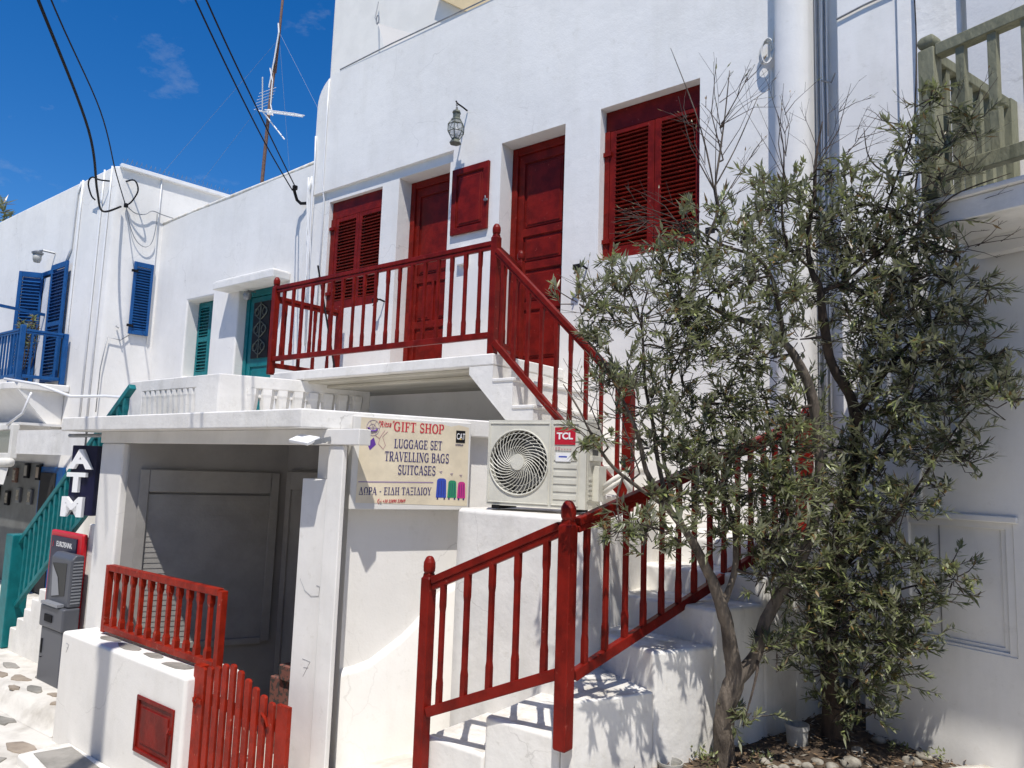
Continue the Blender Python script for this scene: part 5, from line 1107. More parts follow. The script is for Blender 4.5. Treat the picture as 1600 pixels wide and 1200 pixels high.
g = G(); g.tube([OR_+UR*-.15+NR*.012+Z*3.3, OR_+UR*-.10+NR*.012+Z*2.95, OR_+UR*-.16+NR*.012+Z*2.75, OR_+UR*-.155+NR*.012+Z*2.56], .011, 6); g.tube([OR_+UR*.08+NR*.012+Z*3.1, OR_+UR*.02+NR*.012+Z*2.95, OR_+UR*-.10+NR*.012+Z*2.86], .010, 6); g.build('conduit', WHITE_TRIM, rh, smooth=True)
gb = thing('green_balcony_railing', 'weathered sage green balcony railing with a rounded newel cap', 'railing', tuple(OR_+UR*.3+NR*.4+Z*4.17))
def RP(u, n, z): return OR_+UR*u+NR*n+Z*z
p = RP(.175, .43, 0); g = G(); g.sqprof([(.042, 4.17), (.042, 4.99), (.039, 5.0)], (p.x, p.y, 0), a18); np_ = g.build('newel', GREEN, gb, bevel=.005)
g = G(); g.sqprof([(.024, 4.995), (.028, 5.005), (.040, 5.015), (.045, 5.035), (.043, 5.055), (.032, 5.075), (.012, 5.082)], (p.x, p.y, 0), a18); g.build('newel_cap', GREEN, np_, bevel=.010, seg=3)
g = G(); g.bar(RP(.22, .43, 4.975), RP(3.4, .43, 4.985), .07, .065); g.build('handrail', GREEN, gb, bevel=.006)
g = G(); g.bar(RP(.22, .43, 4.30), RP(3.4, .43, 4.30), .055, .075); g.build('bottom_rail', GREEN, gb, bevel=.006)
for k in range(20):
    q = RP(.335+.150*k, .43, 0); g = G(); g.sqprof([(.021, 4.33), (.021, 4.945)], (q.x, q.y, 0), a18); g.build('baluster', GREEN, gb, bevel=.003)
g = G(); g.bar(RP(.175, .38, 4.965), RP(.175, -.42, 4.965), .06, .06); g.build('handrail', GREEN, gb, bevel=.006)
g = G(); g.bar(RP(.175, .38, 4.26), RP(.175, -.42, 4.26), .05, .06); g.build('bottom_rail', GREEN, gb, bevel=.006)
for k in range(6):
    q = RP(.175, .28-.125*k, 0); g = G(); g.sqprof([(.020, 4.18), (.020, 4.94)], (q.x, q.y, 0), a18); g.build('baluster', GREEN, gb, bevel=.003)
q = RP(.175, -.45, 0); g = G(); g.sqprof([(.042, 4.17), (.042, 4.99)], (q.x, q.y, 0), a18); g.build('wall_post', GREEN, gb, bevel=.004)
# unseen canvas and pole, added to shade the right wall and low front wall
nc = thing('lane_shade_blocker', 'unseen canvas sheet on poles added to shade the right hand wall', 'awning', tuple(RP(2.6, 1.5, .9)))
g = G(); P = [RP(.98, .98, 6.0), RP(5.5, .98, 6.0), RP(5.5, 1.33, 5.98), RP(.98, 1.33, 5.98)]; g.add(P + [q+Z*.02 for q in P], [(0, 1, 2, 3), (7, 6, 5, 4), (0, 4, 5, 1), (1, 5, 6, 2), (2, 6, 7, 3), (3, 7, 4, 0)]); g.build('canvas', AWNING, nc)  # out-of-view sheet, sized so its shadow covers the right wall
g = G()
for u in (2.2, 5.4):
    for n_ in (1.0, 1.31): g.tube([RP(u, n_, .8), RP(u, n_, 5.98)], .025, 8)
g.build('pole', GREY_METAL, nc)
up_ = thing('added_shadow_pole', 'unseen round grey pole added to cast a shade stripe on the low wall', 'pole', (-4.50, .42, .5))
g = G(); g.tube([(-4.50, .42, .3), (-4.50, .42, 7.35)], [.11, .085], 14); g.build('pole', GREY_METAL, up_, smooth=True)  # added out of view, height set by the shadow stripe
g = G(); g.lathe([(.02, 0), (.12, .04), (.12, .08), (.03, .12)], (-4.50, .42, 7.35), 12); g.build('pole_cap', GREY_METAL, up_, smooth=True)

# ------------------------------------------------------------------ planter bed
pb = thing('planter_bed', 'raised planter with dry soil and a white rounded kerb around two olive trees', 'planter', (-1.4, 4.2, .8))
kerb = [(-.50, 4.74), (-.62, 4.60), (-.72, 4.42), (-.84, 4.22), (-1.05, 3.95), (-1.35, 3.63), (-1.65, 3.36), (-1.95, 3.13)]
g = G(); g.prism(kerb + [(-2.0, 3.2), (-1.7, 4.0), (-1.36, 5.7), (-.9, 5.25), (-.55, 4.85)], 'z', .5, 1.16); g.build('planter_wall', WHITE_ROUGH, pb)
g = G(); g.tube([(x, y, 1.21) for x, y in kerb], .078, 10); g.build('kerb', WHITE_ROUGH, pb, smooth=True)
from mathutils import noise as _n
g = G(); nx_, ny_ = 46, 60; vs = []
def soil_z(x, y): return 1.235 + .035*_n.noise(Vector((x*3.1, y*3.1, 1))) + .012*_n.noise(Vector((x*14, y*14, 5))) + .05*math.exp(-((x+1.23)**2+(y-4.44)**2)/.05) + max(0, (y-4.6))*.06
for j in range(ny_):
    for i in range(nx_):
        x = -2.1 + 1.7*i/(nx_-1); y = 3.05+2.4*j/(ny_-1); vs.append((x, y, soil_z(x, y)))
def inside(x, y):      # behind the kerb line
    for (ax, ay), (bx, by_) in zip(kerb, kerb[1:]):
        if bx <= x <= ax: return y > ay+(by_-ay)*(x-ax)/(bx-ax) - .01
    return True if x < -1.95 else y > 4.72
fs = [(j*nx_+i, j*nx_+i+1, (j+1)*nx_+i+1, (j+1)*nx_+i) for j in range(ny_-1) for i in range(nx_-1) if inside(vs[j*nx_+i][0], vs[j*nx_+i][1]) and inside(vs[j*nx_+i+1][0], vs[j*nx_+i+1][1])]
g.add(vs, fs); g.build('soil', SOIL, pb, kind='stuff', smooth=True)
g = G(); rl = random.Random(12)
for k in range(2600):
    x = rl.uniform(-2.0, -.45); y = rl.uniform(3.2, 5.2)
    if not inside(x, y+.0) : continue
    leaf_quad(g, Vector((x, y, soil_z(x, y)+.006+.014*rl.random())), Vector((rl.uniform(-1, 1), rl.uniform(-1, 1), rl.uniform(-.1, .25))), Z, .045*rl.uniform(.5, 1.2), .012, rl.choice((0, 0, 1, 2)))
g.build('leaf_litter', [LITTER, SOIL, PEBBLE], pb, kind='stuff')
def stone(x, y, r_, seed):
    rs_ = random.Random(seed); bm = bmesh.new(); bmesh.ops.create_icosphere(bm, subdivisions=2, radius=1)
    sx, sy, sz = r_*rs_.uniform(.9, 1.4), r_*rs_.uniform(.8, 1.1), r_*rs_.uniform(.5, .75); off = Vector((seed*3.1, 0, 0))
    for v in bm.verts: q = 1+.22*_n.noise(v.co*1.3+off); v.co = Vector((v.co.x*sx*q, v.co.y*sy*q, v.co.z*sz*q))
    me = bpy.data.meshes.new('stone'); bm.to_mesh(me); bm.free(); me.materials.append(PEBBLE); me.polygons.foreach_set('use_smooth', [True]*len(me.polygons))
    o = piece('stone', me, pb, (x, y, soil_z(x, y)+sz*.35), rot=(0, 0, rs_.uniform(0, 3)))

OLIVE_LEFT_LIMBS = [
 [(-1.608,3.91,1.167,0.055),(-1.606,3.88,1.38,0.052),(-1.589,3.87,1.544,0.05),(-1.547,3.884,1.677,0.044),(-1.551,3.825,1.877,0.036),(-1.566,3.763,2.042,0.034),(-1.592,3.695,2.188,0.026),(-1.625,3.596,2.335,0.022),(-1.653,3.507,2.438,0.02),(-1.701,3.428,2.54,0.018),(-1.73,3.366,2.633,0.016),(-1.761,3.302,2.724,0.012),(-1.769,3.249,2.862,0.01),(-1.791,3.189,2.982,0.008),(-1.877,3.055,3.251,0.006),(-1.956,2.975,3.37,0.004)],
 [(-1.566,3.763,2.042,0.022),(-1.521,3.801,2.203,0.018),(-1.511,3.81,2.365,0.015),(-1.532,3.795,2.527,0.012),(-1.59,3.751,2.689,0.01),(-1.595,3.743,2.888,0.008),(-1.623,3.661,3.117,0.007)],
 [(-1.547,3.884,1.677,0.04),(-1.472,3.954,1.774,0.034),(-1.436,3.985,1.936,0.032),(-1.376,4.036,2.084,0.03),(-1.314,4.104,2.217,0.027),(-1.258,4.164,2.368,0.026),(-1.221,4.19,2.571,0.026),(-1.198,4.177,2.775,0.026),(-1.198,4.142,3.012,0.026),(-1.212,4.081,3.178,0.025),(-1.24,4.015,3.302,0.023),(-1.289,3.934,3.41,0.02),(-1.353,3.848,3.48,0.018),(-1.436,3.751,3.515,0.015),(-1.518,3.656,3.546,0.011),(-1.598,3.558,3.603,0.008)],
 [(-1.701,3.428,2.54,0.014),(-1.733,3.368,2.774,0.012),(-1.754,3.349,2.962,0.01),(-1.785,3.322,3.153,0.009),(-1.794,3.313,3.347,0.008),(-1.792,3.291,3.506,0.005)],
 [(-1.653,3.507,2.438,0.014),(-1.722,3.503,2.617,0.011),(-1.759,3.466,2.841,0.009),(-1.739,3.469,3.102,0.008),(-1.693,3.502,3.301,0.006),(-1.602,3.569,3.505,0.004)],
 [(-1.701,3.428,2.54,0.011),(-1.795,3.206,2.669,0.009),(-1.849,3.085,2.762,0.008),(-1.887,2.97,2.907,0.006),(-1.918,2.932,2.995,0.005),(-1.971,2.873,3.111,0.003)],
 [(-1.289,3.934,3.41,0.014),(-1.3,3.842,3.626,0.012),(-1.314,3.787,3.752,0.01),(-1.367,3.706,3.842,0.009),(-1.487,3.579,3.886,0.007),(-1.619,3.408,3.989,0.004)],
 [(-1.489,3.585,3.831,0.009),(-1.543,3.509,3.887,0.009),(-1.484,3.506,4.044,0.007),(-1.481,3.466,4.164,0.006),(-1.456,3.462,4.326,0.005),(-1.427,3.456,4.519,0.004),(-1.399,3.445,4.744,0.002)],
 [(-1.484,3.506,4.044,0.005),(-1.522,3.458,4.34,0.004),(-1.572,3.41,4.575,0.003),(-1.662,3.317,4.892,0.0015)],
 [(-1.481,3.466,4.164,0.004),(-1.383,3.489,4.352,0.003),(-1.277,3.511,4.601,0.0015)],
]
OLIVE_RIGHT_LIMBS = [
 [(-1.266,4.619,1.16,0.062),(-1.264,4.587,1.392,0.055),(-1.264,4.55,1.641,0.05),(-1.247,4.526,1.89,0.047),(-1.223,4.503,2.176,0.044),(-1.178,4.476,2.428,0.04),(-1.117,4.462,2.678,0.036),(-1.074,4.438,2.89,0.034),(-1.061,4.397,3.064,0.03),(-1.093,4.324,3.217,0.028),(-1.143,4.242,3.333,0.026),(-1.161,4.172,3.535,0.024),(-1.165,4.115,3.719,0.02),(-1.192,4.052,3.832,0.016),(-1.192,4.002,3.995,0.013),(-1.15,3.98,4.192,0.01),(-1.128,3.944,4.387,0.007),(-1.089,3.932,4.585,0.004)],
 [(-1.264,4.55,1.641,0.03),(-1.342,4.517,1.877,0.024),(-1.352,4.467,2.165,0.02),(-1.392,4.354,2.452,0.016),(-1.406,4.275,2.737,0.012),(-1.403,4.23,3.057,0.008)],
 [(-1.061,4.397,3.064,0.018),(-0.949,4.372,3.234,0.015),(-0.85,4.366,3.366,0.012),(-0.727,4.38,3.497,0.009),(-0.608,4.392,3.624,0.006),(-0.491,4.402,3.747,0.003)],
 [(-1.165,4.115,3.719,0.014),(-1.047,4.151,3.764,0.011),(-0.908,4.178,3.89,0.009),(-0.774,4.205,3.996,0.008),(-0.621,4.184,4.081,0.006),(-0.508,4.198,4.163,0.004),(-0.299,4.288,4.246,0.002)],
 [(-0.908,4.178,3.89,0.008),(-0.853,4.155,4.082,0.007),(-0.784,4.131,4.268,0.006),(-0.697,4.092,4.474,0.005),(-0.67,4.061,4.658,0.004),(-0.654,4.03,4.949,0.003),(-0.653,3.993,5.206,0.003)],
 [(-1.223,4.503,2.176,0.018),(-1.069,4.473,2.333,0.014),(-0.916,4.444,2.483,0.01),(-0.819,4.436,2.623,0.007),(-0.695,4.44,2.827,0.005),(-0.547,4.459,3.06,0.004),(-0.407,4.487,3.19,0.003)],
 [(-1.247,4.526,1.89,0.014),(-1.099,4.501,1.984,0.011),(-0.946,4.475,2.109,0.008),(-0.813,4.507,2.172,0.005),(-0.644,4.57,2.218,0.003)],
 [(-1.264,4.587,1.392,0.012),(-1.129,4.534,1.601,0.01),(-0.975,4.503,1.769,0.007),(-0.852,4.519,1.886,0.004)],
 [(-1.178,4.476,2.428,0.014),(-1.023,4.448,2.751,0.011),(-0.92,4.435,2.961,0.009),(-0.809,4.438,3.097,0.007),(-0.686,4.451,3.231,0.004)],
 [(-1.192,4.052,3.832,0.01),(-1.273,3.918,3.951,0.008),(-1.276,3.85,4.142,0.006),(-1.246,3.797,4.397,0.004),(-1.257,3.734,4.586,0.002)],
 [(-0.784,4.131,4.268,0.005),(-0.888,4.059,4.371,0.004),(-0.907,4.02,4.535,0.002)],
 [(-0.282,4.211,3.111,0.004),(-0.354,4.177,3.131,0.002)],
]
OLIVE_LEFT_CLUMPS = [
 (-1.772,3.236,3.461,0.164,7),(-1.879,3.076,3.538,0.15,5),(-1.95,2.959,3.507,0.117,4),(-1.627,3.396,3.59,0.167,10),
 (-1.506,3.546,3.656,0.162,11),(-1.408,3.68,3.707,0.148,9),(-1.702,3.375,3.333,0.167,10),(-1.584,3.53,3.347,0.179,12),
 (-1.465,3.694,3.313,0.165,12),(-1.796,3.193,3.186,0.14,9),(-1.767,3.305,3.023,0.158,12),(-1.658,3.507,3.103,0.179,13),
 (-1.527,3.679,3.082,0.171,12),(-1.401,3.836,3.126,0.16,9),(-1.739,3.291,2.833,0.131,8),(-1.619,3.576,2.847,0.146,8),
 (-1.485,3.745,2.856,0.165,11),(-1.346,3.914,2.898,0.167,10),(-1.531,3.612,2.642,0.144,9),(-1.399,3.782,2.631,0.169,13),
 (-1.304,3.931,2.57,0.148,11),(-1.402,3.788,2.407,0.162,12),(-1.313,3.953,2.374,0.138,10),(-1.648,3.098,2.448,0.099,8),
 (-1.713,2.981,2.462,0.074,5),(-1.557,3.172,2.438,0.076,5),(-1.851,2.943,2.846,0.071,5),(-1.367,3.869,2.214,0.13,8),
 (-1.303,4.067,2.09,0.127,7),(-1.426,3.64,3.885,0.158,9),(-1.576,3.468,3.814,0.146,7),(-1.684,3.33,3.73,0.128,5),
 (-1.374,3.861,3.535,0.128,6),(-1.34,3.855,3.327,0.117,4),(-1.344,3.939,1.861,0.097,6),(-1.488,3.879,1.501,0.084,4),
 (-1.86,2.996,3.303,0.091,4),(-1.639,3.379,3.901,0.116,4),(-1.491,3.508,3.995,0.117,4),(-1.625,3.591,2.718,0.146,10),
 (-1.439,3.63,3.011,0.128,8),(-1.66,3.442,2.841,0.127,8),(-1.349,3.872,2.731,0.148,9),(-1.252,3.928,2.866,0.132,8),
 (-1.489,3.671,2.469,0.135,9),(-1.343,3.804,2.348,0.135,10),(-1.262,3.942,2.283,0.13,9),(-1.86,3.15,3.137,0.112,6),
 (-1.893,3.015,3.433,0.117,5),(-1.789,3.133,3.635,0.125,5),(-1.488,3.584,3.496,0.146,9),(-1.633,3.446,3.485,0.145,8),
 (-1.286,3.936,3.065,0.133,8),(-1.361,3.775,3.318,0.115,5),(-1.237,3.777,2.67,0.126,9),(-1.556,3.514,2.562,0.113,6),
 (-1.652,3.327,2.621,0.098,5),
]
OLIVE_RIGHT_CLUMPS = [
 (-1.309,3.828,4.107,0.152,9),(-1.203,3.968,4.164,0.164,11),(-1.306,3.865,3.873,0.152,9),(-1.187,4.016,3.927,0.171,13),
 (-1.055,4.075,4.062,0.163,12),(-0.903,4.106,4.147,0.151,9),(-0.778,4.16,4.104,0.149,10),(-1.014,4.157,3.901,0.171,13),
 (-0.854,4.216,3.926,0.169,13),(-0.713,4.193,3.965,0.148,9),(-0.655,4.068,4.252,0.135,7),(-0.685,4.019,4.425,0.103,4),
 (-0.534,4.023,4.339,0.106,5),(-0.601,4.057,4.619,0.09,3),(-0.425,4.03,4.443,0.08,3),(-1.061,3.993,4.318,0.122,4),
 (-1.265,3.99,3.687,0.154,10),(-1.089,4.185,3.742,0.166,13),(-0.942,4.243,3.701,0.164,13),(-0.772,4.243,3.749,0.16,12),
 (-0.644,4.276,3.773,0.138,9),(-0.529,4.29,3.86,0.097,4),(-0.423,4.4,3.688,0.104,4),(-1.004,4.287,3.506,0.173,13),
 (-0.832,4.292,3.526,0.169,13),(-0.676,4.348,3.555,0.15,11),(-0.55,4.38,3.581,0.125,7),(-1.28,4.139,3.469,0.123,4),
 (-0.907,4.331,3.296,0.171,14),(-0.742,4.355,3.324,0.168,13),(-0.586,4.385,3.352,0.148,10),(-0.463,4.418,3.348,0.097,4),
 (-1.041,4.357,3.271,0.14,8),(-0.797,4.379,3.126,0.169,14),(-0.639,4.412,3.141,0.159,12),(-0.5,4.443,3.156,0.137,9),
 (-0.393,4.495,3.206,0.11,6),(-0.956,4.391,3.062,0.156,12),(-1.183,4.366,2.886,0.16,10),(-1.048,4.418,2.82,0.158,11),
 (-0.901,4.406,2.822,0.154,11),(-0.749,4.414,2.892,0.134,8),(-0.617,4.423,2.926,0.125,7),(-0.54,4.459,2.831,0.091,4),
 (-1.26,4.272,2.672,0.14,8),(-1.1,4.285,2.576,0.164,14),(-0.967,4.394,2.548,0.154,13),(-0.824,4.373,2.59,0.12,8),
 (-0.679,4.408,2.695,0.086,4),(-1.15,4.216,2.341,0.152,13),(-1.031,4.378,2.308,0.164,14),(-0.898,4.414,2.352,0.142,11),
 (-0.802,4.46,2.292,0.107,7),(-0.636,4.512,2.225,0.112,7),(-1.252,4.225,2.163,0.144,11),(-1.121,4.338,2.101,0.164,14),
 (-0.983,4.425,2.076,0.163,14),(-0.851,4.455,2.058,0.141,11),(-0.779,4.477,2.13,0.093,5),(-1.211,4.298,1.894,0.154,12),
 (-1.078,4.407,1.866,0.164,13),(-0.933,4.46,1.849,0.152,12),(-0.834,4.498,1.859,0.107,6),(-1.235,4.374,1.678,0.138,7),
 (-1.087,4.43,1.662,0.144,9),(-0.948,4.513,1.673,0.122,7),(-1.339,4.277,1.776,0.111,5),(-1.163,4.462,1.475,0.125,5),
 (-1.014,4.512,1.496,0.103,4),(-0.329,4.174,3.109,0.072,4),(-1.257,4.218,3.054,0.133,6),(-1.291,4.166,3.226,0.105,3),
]
BARE_FANS = [
 ((-1.444,3.475,4.294),(-1.447,3.397,4.806),9),((-1.45,3.447,4.454),(-1.286,3.493,4.764),6),((-1.489,3.502,4.043),(-1.288,3.584,4.397),7),
 ((-1.49,3.488,4.14),(-1.625,3.334,4.627),6),((-1.535,3.49,3.88),(-1.844,3.152,4.073),10),((-1.525,3.508,3.817),(-1.791,3.195,3.811),9),
 ((-1.645,3.389,3.972),(-1.874,3.143,3.976),6),((-1.759,3.28,3.403),(-1.909,3.029,3.691),8),((-1.846,3.115,3.447),(-1.98,2.915,3.643),6),
 ((-1.796,3.28,3.472),(-1.706,3.303,3.793),6),((-1.252,3.859,4.21),(-1.24,3.784,4.779),9),((-1.156,3.924,4.281),(-0.961,4.003,4.791),8),
 ((-1.146,3.942,4.214),(-0.828,4.091,4.648),8),((-0.989,4.075,4.154),(-0.714,4.11,4.52),6),((-0.694,4.113,4.175),(-0.344,4.238,4.338),6),
 ((-0.71,4.186,4.031),(-0.278,4.318,4.153),7),((-0.666,4.245,3.87),(-0.263,4.362,3.935),6),((-1.82,3.035,2.821),(-1.966,2.859,3.23),6),
 ((-1.757,3.231,2.708),(-1.875,2.994,3.242),6),((-0.664,4.123,4.273),(-0.323,4.139,4.688),4),((-0.679,4.077,4.497),(-0.892,3.961,4.577),5),
]
STONES = [(-1.434, 4.000), (-1.384, 3.978), (-1.321, 4.130), (-1.260, 4.130), (-1.241, 4.229), (-1.091, 4.290), (-1.114, 4.511), (-0.870, 4.618), (-0.836, 4.738), (-1.075, 4.816), (-0.989, 4.829), (-0.871, 5.084), (-1.337, 4.000), (-1.158, 4.192)]
for k, (x, y) in enumerate(STONES): stone(x, y, (.030, .026, .036, .032, .028, .045, .03, .05, .04, .035, .026, .024, .03, .034)[k % 14], k+1)
def tub(name, lab, x, y, h, r_, z0):
    t = thing(name, lab, 'pot', (x, y, z0), 'white plastic pots in the planter'); g = G()
    g.lathe([(r_*.86, 0), (r_*.93, h*.8), (r_*1.04, h*.82), (r_*1.05, h), (r_*.97, h), (r_*.90, h*.35), (.001, h*.34)], (x, y, z0), 24); g.build('tub', PLASTIC_WHITE, t, smooth=False)
    g = G(); g.lathe([(r_*.88, h*.36), (.001, h*.40)], (x, y, z0), 16); g.build('pot_soil', SOIL, t)
tub('plastic_pot', 'dirty white plastic pot standing between the two olive trunks', -1.40, 4.41, .13, .062, 1.235)
tub('plastic_pot', 'low white plastic pot rim at the foot of the stair flank', -1.79, 3.655, .07, .062, 1.20)
sprig = thing('ground_sprig', 'small green weed growing in the planter beside the stair flank', 'weed', (-1.72, 3.85, 1.24))
g = G(); rl = random.Random(77)
for (cx_, cy_) in ((-1.72, 3.87), (-1.66, 3.80), (-1.45, 4.0), (-.78, 4.72), (-.95, 4.7)):
    for k in range(26): leaf_quad(g, Vector((cx_+rl.uniform(-.05, .05), cy_+rl.uniform(-.05, .05), 1.25+rl.uniform(0, .05))), Vector((rl.uniform(-1, 1), rl.uniform(-1, 1), rl.uniform(.1, 1))), Z, .032, .014, rl.choice((0, 0, 3)))
g.build('leaves', [LEAF_A, LEAF_B, LEAF_C, LEAF_D], sprig, kind='stuff')

# ------------------------------------------------------------------ olive trees
def smooth_path(pts, n=4):
    P = [Vector(p[:3]) for p in pts]; R_ = [p[3] for p in pts]; out = []; rr = []
    for i in range(len(P)-1):
        p0 = P[max(i-1, 0)]; p1 = P[i]; p2 = P[i+1]; p3 = P[min(i+2, len(P)-1)]
        for k in range(n):
            t = k/n; out.append(.5*((2*p1)+(p2-p0)*t+(2*p0-5*p1+4*p2-p3)*t*t+(3*p1-p0-3*p2+p3)*t**3)); rr.append(R_[i]+(R_[i+1]-R_[i])*t)
    out.append(P[-1]); rr.append(R_[-1]); return out, rr
def knobby(g, pts, rr, seg, rnd):
    """tube with an irregular outline"""
    n0 = len(g.v); g.tube(pts, rr, seg); 
    for k in range(n0, len(g.v)):
        v = Vector(g.v[k]); i = min((k-n0)//seg, len(pts)-1); d = v-pts[i]
        q = 1 + .30*_n.noise(Vector((v.x*16, v.y*16, v.z*5))) + .14*_n.noise(v*45); g.v[k] = tuple(pts[i]+d*q)
def lerpd(a, b, t): return a*(1-t)+b*t

def olive_tree(root, limbs, clumps, fans, seed, bark, leaf_mats, big=300):
    rnd = random.Random(seed)
    gt_ = G(); nodes = []
    for li, br in enumerate(limbs):
        pts, rr = smooth_path(br, 4)
        thick = max(rr) > .03
        knobby(gt_, pts, rr, 14 if thick else 7, rnd)
        for p_, r_ in zip(pts, rr):
            if r_ < .034: nodes.append((p_, r_))
    gt_.build('trunk', bark, root, smooth=True)
    tw = G(); leaves = []          # (pos, dir, up, L, w, mat)
    ctr = Vector((sum(c[0] for c in clumps)/len(clumps), sum(c[1] for c in clumps)/len(clumps), sum(c[2] for c in clumps)/len(clumps)))
    def nearest(c):
        return min(nodes, key=lambda q: (q[0]-c).length + (0.10 if q[0].z > c.z+.05 else 0))
    for cx_, cy_, cz_, cr_, nt_ in sorted(clumps, key=lambda c: nearest(Vector(c[:3]))[0].__sub__(Vector(c[:3])).length):
        C_ = Vector((cx_, cy_, cz_)); b, br_ = nearest(C_)
        L = (C_-b).length
        if L > .04:
            side = Vector((rnd.uniform(-1, 1), rnd.uniform(-1, 1), rnd.uniform(-.2, .8)))*L*.16
            pts, rr = smooth_path([(*b, min(br_*.8, .010)), (*(b.lerp(C_, .35)+side), min(br_*.6, .008)), (*(b.lerp(C_, .7)+side*.7), .0055), (*C_, .0038)], 3)
            tw.tube(pts, rr, 5, cap=False)
            for p_, r_ in list(zip(pts, rr))[3:]: nodes.append((p_, r_))
        main = (C_-b).normalized() if L > .04 else Vector((0, 0, 1))
        main = (main + Vector((0, 0, .25))).normalized()
        for t_ in range(int(round(nt_*(2.3 if seed == 22 else 1.95)+2))):
            # a twig from somewhere in the clump outward
            th_ = rnd.uniform(0, 2*pi); ph = rnd.uniform(-.5, 1)
            d = Vector((math.cos(th_)*math.sqrt(max(0, 1-ph*ph*.8)), math.sin(th_)*math.sqrt(max(0, 1-ph*ph*.8)), ph*.8)); d = (d + main*.45).normalized()
            s0 = C_ + Vector((rnd.gauss(0, 1), rnd.gauss(0, 1), rnd.gauss(0, 1)))*cr_*.46
            LL = cr_*rnd.uniform(.6, 1.35); e = s0+d*LL + Vector((0, 0, rnd.uniform(-.25, .25)*LL)); m_ = s0.lerp(e, .5)+Vector((rnd.uniform(-.1, .1), rnd.uniform(-.1, .1), rnd.uniform(.0, .16)))*LL
            tw.tube([C_.lerp(s0, .3), s0, m_, e], [.0030, .0026, .0018, .0010], 4, cap=False)
            nl = rnd.randint(13, 19)
            for k in range(nl):
                f = .12 + .88*(k+.5)/nl
                pos = s0.lerp(m_, f*2) if f < .5 else m_.lerp(e, f*2-1)
                ax = (e-s0).normalized(); q = rnd.uniform(0, 2*pi); o1 = ax.orthogonal().normalized(); o2 = ax.cross(o1)
                outd = o1*math.cos(q)+o2*math.sin(q)
                ld = (ax*rnd.uniform(.5, 1.3) + outd*rnd.uniform(.25, 1.0) + Vector((0, 0, rnd.uniform(-.35, .35)))).normalized()
                r0 = rnd.random(); mi = 0 if r0 < .50 else (1 if r0 < .80 else (3 if r0 < .94 else 2))
                leaves.append((pos, ld, (Vector((0, 0, 1))+outd*.4).normalized(), rnd.choice((.034, .045, .054, .064))*rnd.uniform(.85, 1.2), rnd.uniform(.0115, .0180), mi))
    for a_, b_, n_ in fans:
        A_ = Vector(a_); B_ = Vector(b_); dd = B_-A_; L = dd.length
        near = min(nodes, key=lambda q: (q[0]-A_).length); 
        if (near[0]-A_).length > .02: tw.tube([near[0], A_], [.005, .0045], 5, cap=False)
        tw.tube([A_, A_.lerp(B_, .5)+Vector((rnd.uniform(-.05, .05), 0, rnd.uniform(-.03, .03)))*L*2, B_], [.0042, .0026, .0010], 5, cap=False)
        for k in range(n_):
            f = rnd.uniform(.0, .8); s0 = A_.lerp(B_, f); o_ = dd.normalized().orthogonal(); ang = rnd.uniform(0, 2*pi); o_ = Matrix.Rotation(ang, 3, dd.normalized()) @ o_
            d = (dd.normalized()*rnd.uniform(.7, 1.2)+o_*rnd.uniform(.3, .8)).normalized(); LL = L*(1-f)*rnd.uniform(.5, .95)+.03; e = s0+d*LL
            m_ = s0.lerp(e, .5)+Vector((rnd.uniform(-.06, .06), rnd.uniform(-.06, .06), rnd.uniform(-.04, .08)))*LL*1.6
            tw.tube([s0, m_, e], [.0024, .0016, .0008], 4, cap=False)
            for j in range(rnd.randint(1, 4)):
                g_ = rnd.uniform(.3, .95); p0 = m_.lerp(e, g_); e2 = p0 + ((e-s0).normalized()*.8+Vector((rnd.uniform(-1, 1), rnd.uniform(-1, 1), rnd.uniform(-.6, 1)))*.6)*LL*.32; tw.tube([p0, e2], [.0012, .0007], 3, cap=False)
                if rnd.random() < .35: leaves.append((e2, (e2-p0).normalized(), Vector((0, 0, 1)), rnd.uniform(.018, .038), .008, rnd.choice((0, 1, 2))))
    tw.build('twigs', TWIG, root, kind='stuff', smooth=True)
    camp = Vector((0, 0, 2.7))
    leaves.sort(key=lambda l: -l[3]/(l[0]-camp).length)
    meshes = []
    for m_ in leaf_mats:
        gg = G(); leaf_quad(gg, Vector((0, 0, 0)), Vector((1, 0, 0)), Vector((0, 0, 1)), 1.0, .22); me = bpy.data.meshes.new('leaf'); me.from_pydata(gg.v, [], gg.f); me.materials.append(m_); me.polygons.foreach_set('use_smooth', [True]*len(me.polygons)); meshes.append(me)
    for pos, ld, up, L, w_, mi in leaves[:big]:
        side = ld.cross(up).normalized(); nn = side.cross(ld)
        M3 = Matrix((ld, -side, nn)).transposed()
        o = bpy.data.objects.new('leaf', meshes[mi]); link(o); o.parent = root
        M4 = M3.to_4x4() @ Matrix.Diagonal((L, L*w_/L/.22*1.0 if False else w_/.22, L, 1)); M4.translation = pos - ORG[root.name]; o.matrix_local = M4
    g = G()
    for pos, ld, up, L, w_, mi in leaves[big:]: leaf_quad(g, pos, ld, up, L, w_, mi)
    o = g.build('foliage', leaf_mats, root, kind='stuff', smooth=True)
    print('tree', root.name, len(leaves))
LM = [LEAF_A, LEAF_B, LEAF_C, LEAF_D]
lt = thing('olive_tree', 'forked olive tree with bare twigs in front of the red stair railing', 'tree', (-1.56, 3.82, 1.2), 'olive trees in the planter')
rt_ = thing('olive_tree', 'darker denser olive tree in front of the shaded right hand wall', 'tree', (-1.22, 4.44, 1.2), 'olive trees in the planter')
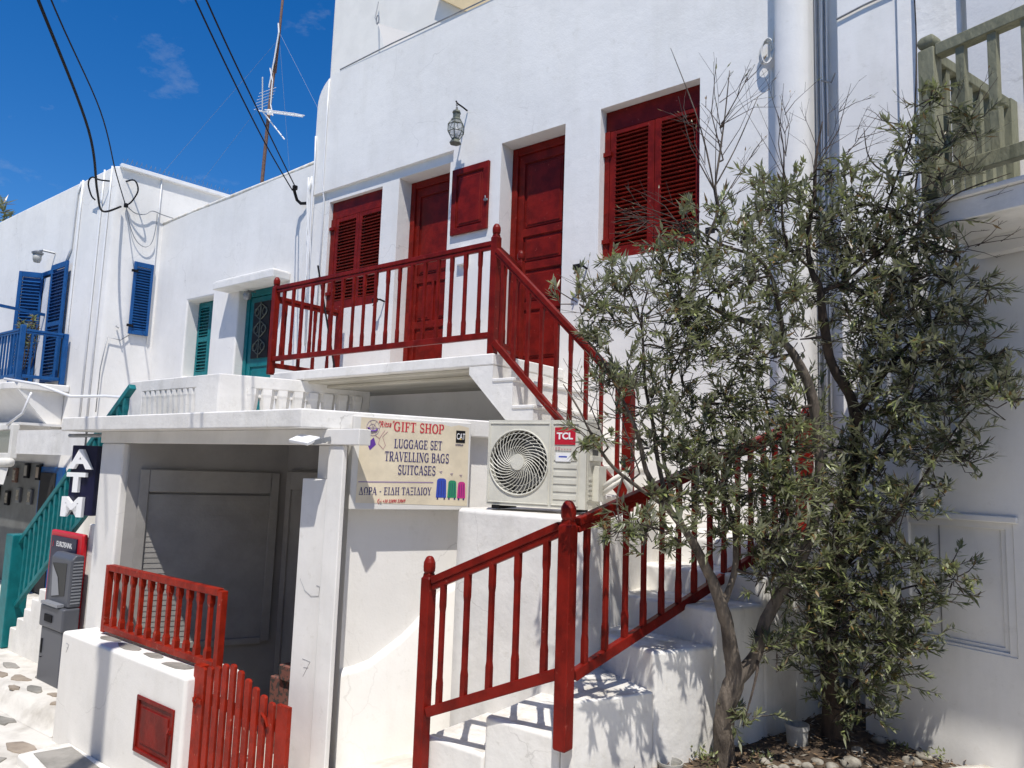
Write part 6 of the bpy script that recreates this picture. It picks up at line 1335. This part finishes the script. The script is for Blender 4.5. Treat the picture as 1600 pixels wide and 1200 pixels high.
fan_l = [f for i, f in enumerate(BARE_FANS) if i in (0, 1, 2, 3, 4, 5, 6, 7, 8, 9, 17, 18)]; fan_r = [f for i, f in enumerate(BARE_FANS) if i not in (0, 1, 2, 3, 4, 5, 6, 7, 8, 9, 17, 18)]
olive_tree(lt, OLIVE_LEFT_LIMBS, OLIVE_LEFT_CLUMPS, fan_l, 21, BARK, LM, 260)
olive_tree(rt_, OLIVE_RIGHT_LIMBS, OLIVE_RIGHT_CLUMPS, fan_r, 22, BARK_DARK, LM, 260)

# ------------------------------------------------------------------ far left and across the lane
ft = thing('far_tree', 'feathery treetop behind the roof at the far left edge', 'tree', (-28.0, 8.2, 6))
g = G(); rl = random.Random(5); gs = G(); gs.tube([(-28.0, 8.0, 4), (-28.0, 8.0, 10.4)], [.25, .1], 8)
for k in range(900):
    a = rl.uniform(0, 2*pi); q = rl.random()**.5; p_ = Vector((-28.1+1.3*q*math.cos(a), 7.6+.8*q*math.sin(a), 9.6+rl.uniform(-2.2, 1.6)*(1-.45*q)))
    leaf_quad(g, p_, Vector((rl.uniform(-1, 1), rl.uniform(-1, 1), rl.uniform(-.4, 1))), Z, .45, .09, rl.choice((0, 0, 1, 2)))
gs.build('trunk', BARK, ft); g.build('crown', LM, ft, kind='stuff')
tk = thing('roof_tank', 'grey rounded water tank on the roof at the far left', 'tank', (-26.6, 8.9, 8.3))
g = G(); g.lathe([(.0, 0), (.75, .02), (.8, .4), (.75, .8), (.5, 1.05), (.1, 1.12)], (-26.5, 8.7, 9.0), 20); g.build('tank_shell', PLASTIC_WHITE, tk, smooth=True)
g = G(); g.box(-27.5, 8.2, 4, -25.5, 9.6, 9.0); g.build('tank_base', WHITE_SMOOTH, tk)
oh = thing('opposite_house', 'plain cream house across the lane facing the red balcony', 'house', (-5, -5, .2))
g = G(); g.box(-26, -9, .2, 14, -3.2, 6.6); g.build('walls', mat('opposite_render', (.60, .57, .52), .85, var=.1, bump=.2, bscale=6), oh, bevel=.03)
for x in (-18, -13, -8, -3, 2):
    g = G(); g.box(x, -3.22, 3.9, x+1.0, -3.15, 5.3); g.build('shutter', BLUE, oh, bevel=.01)
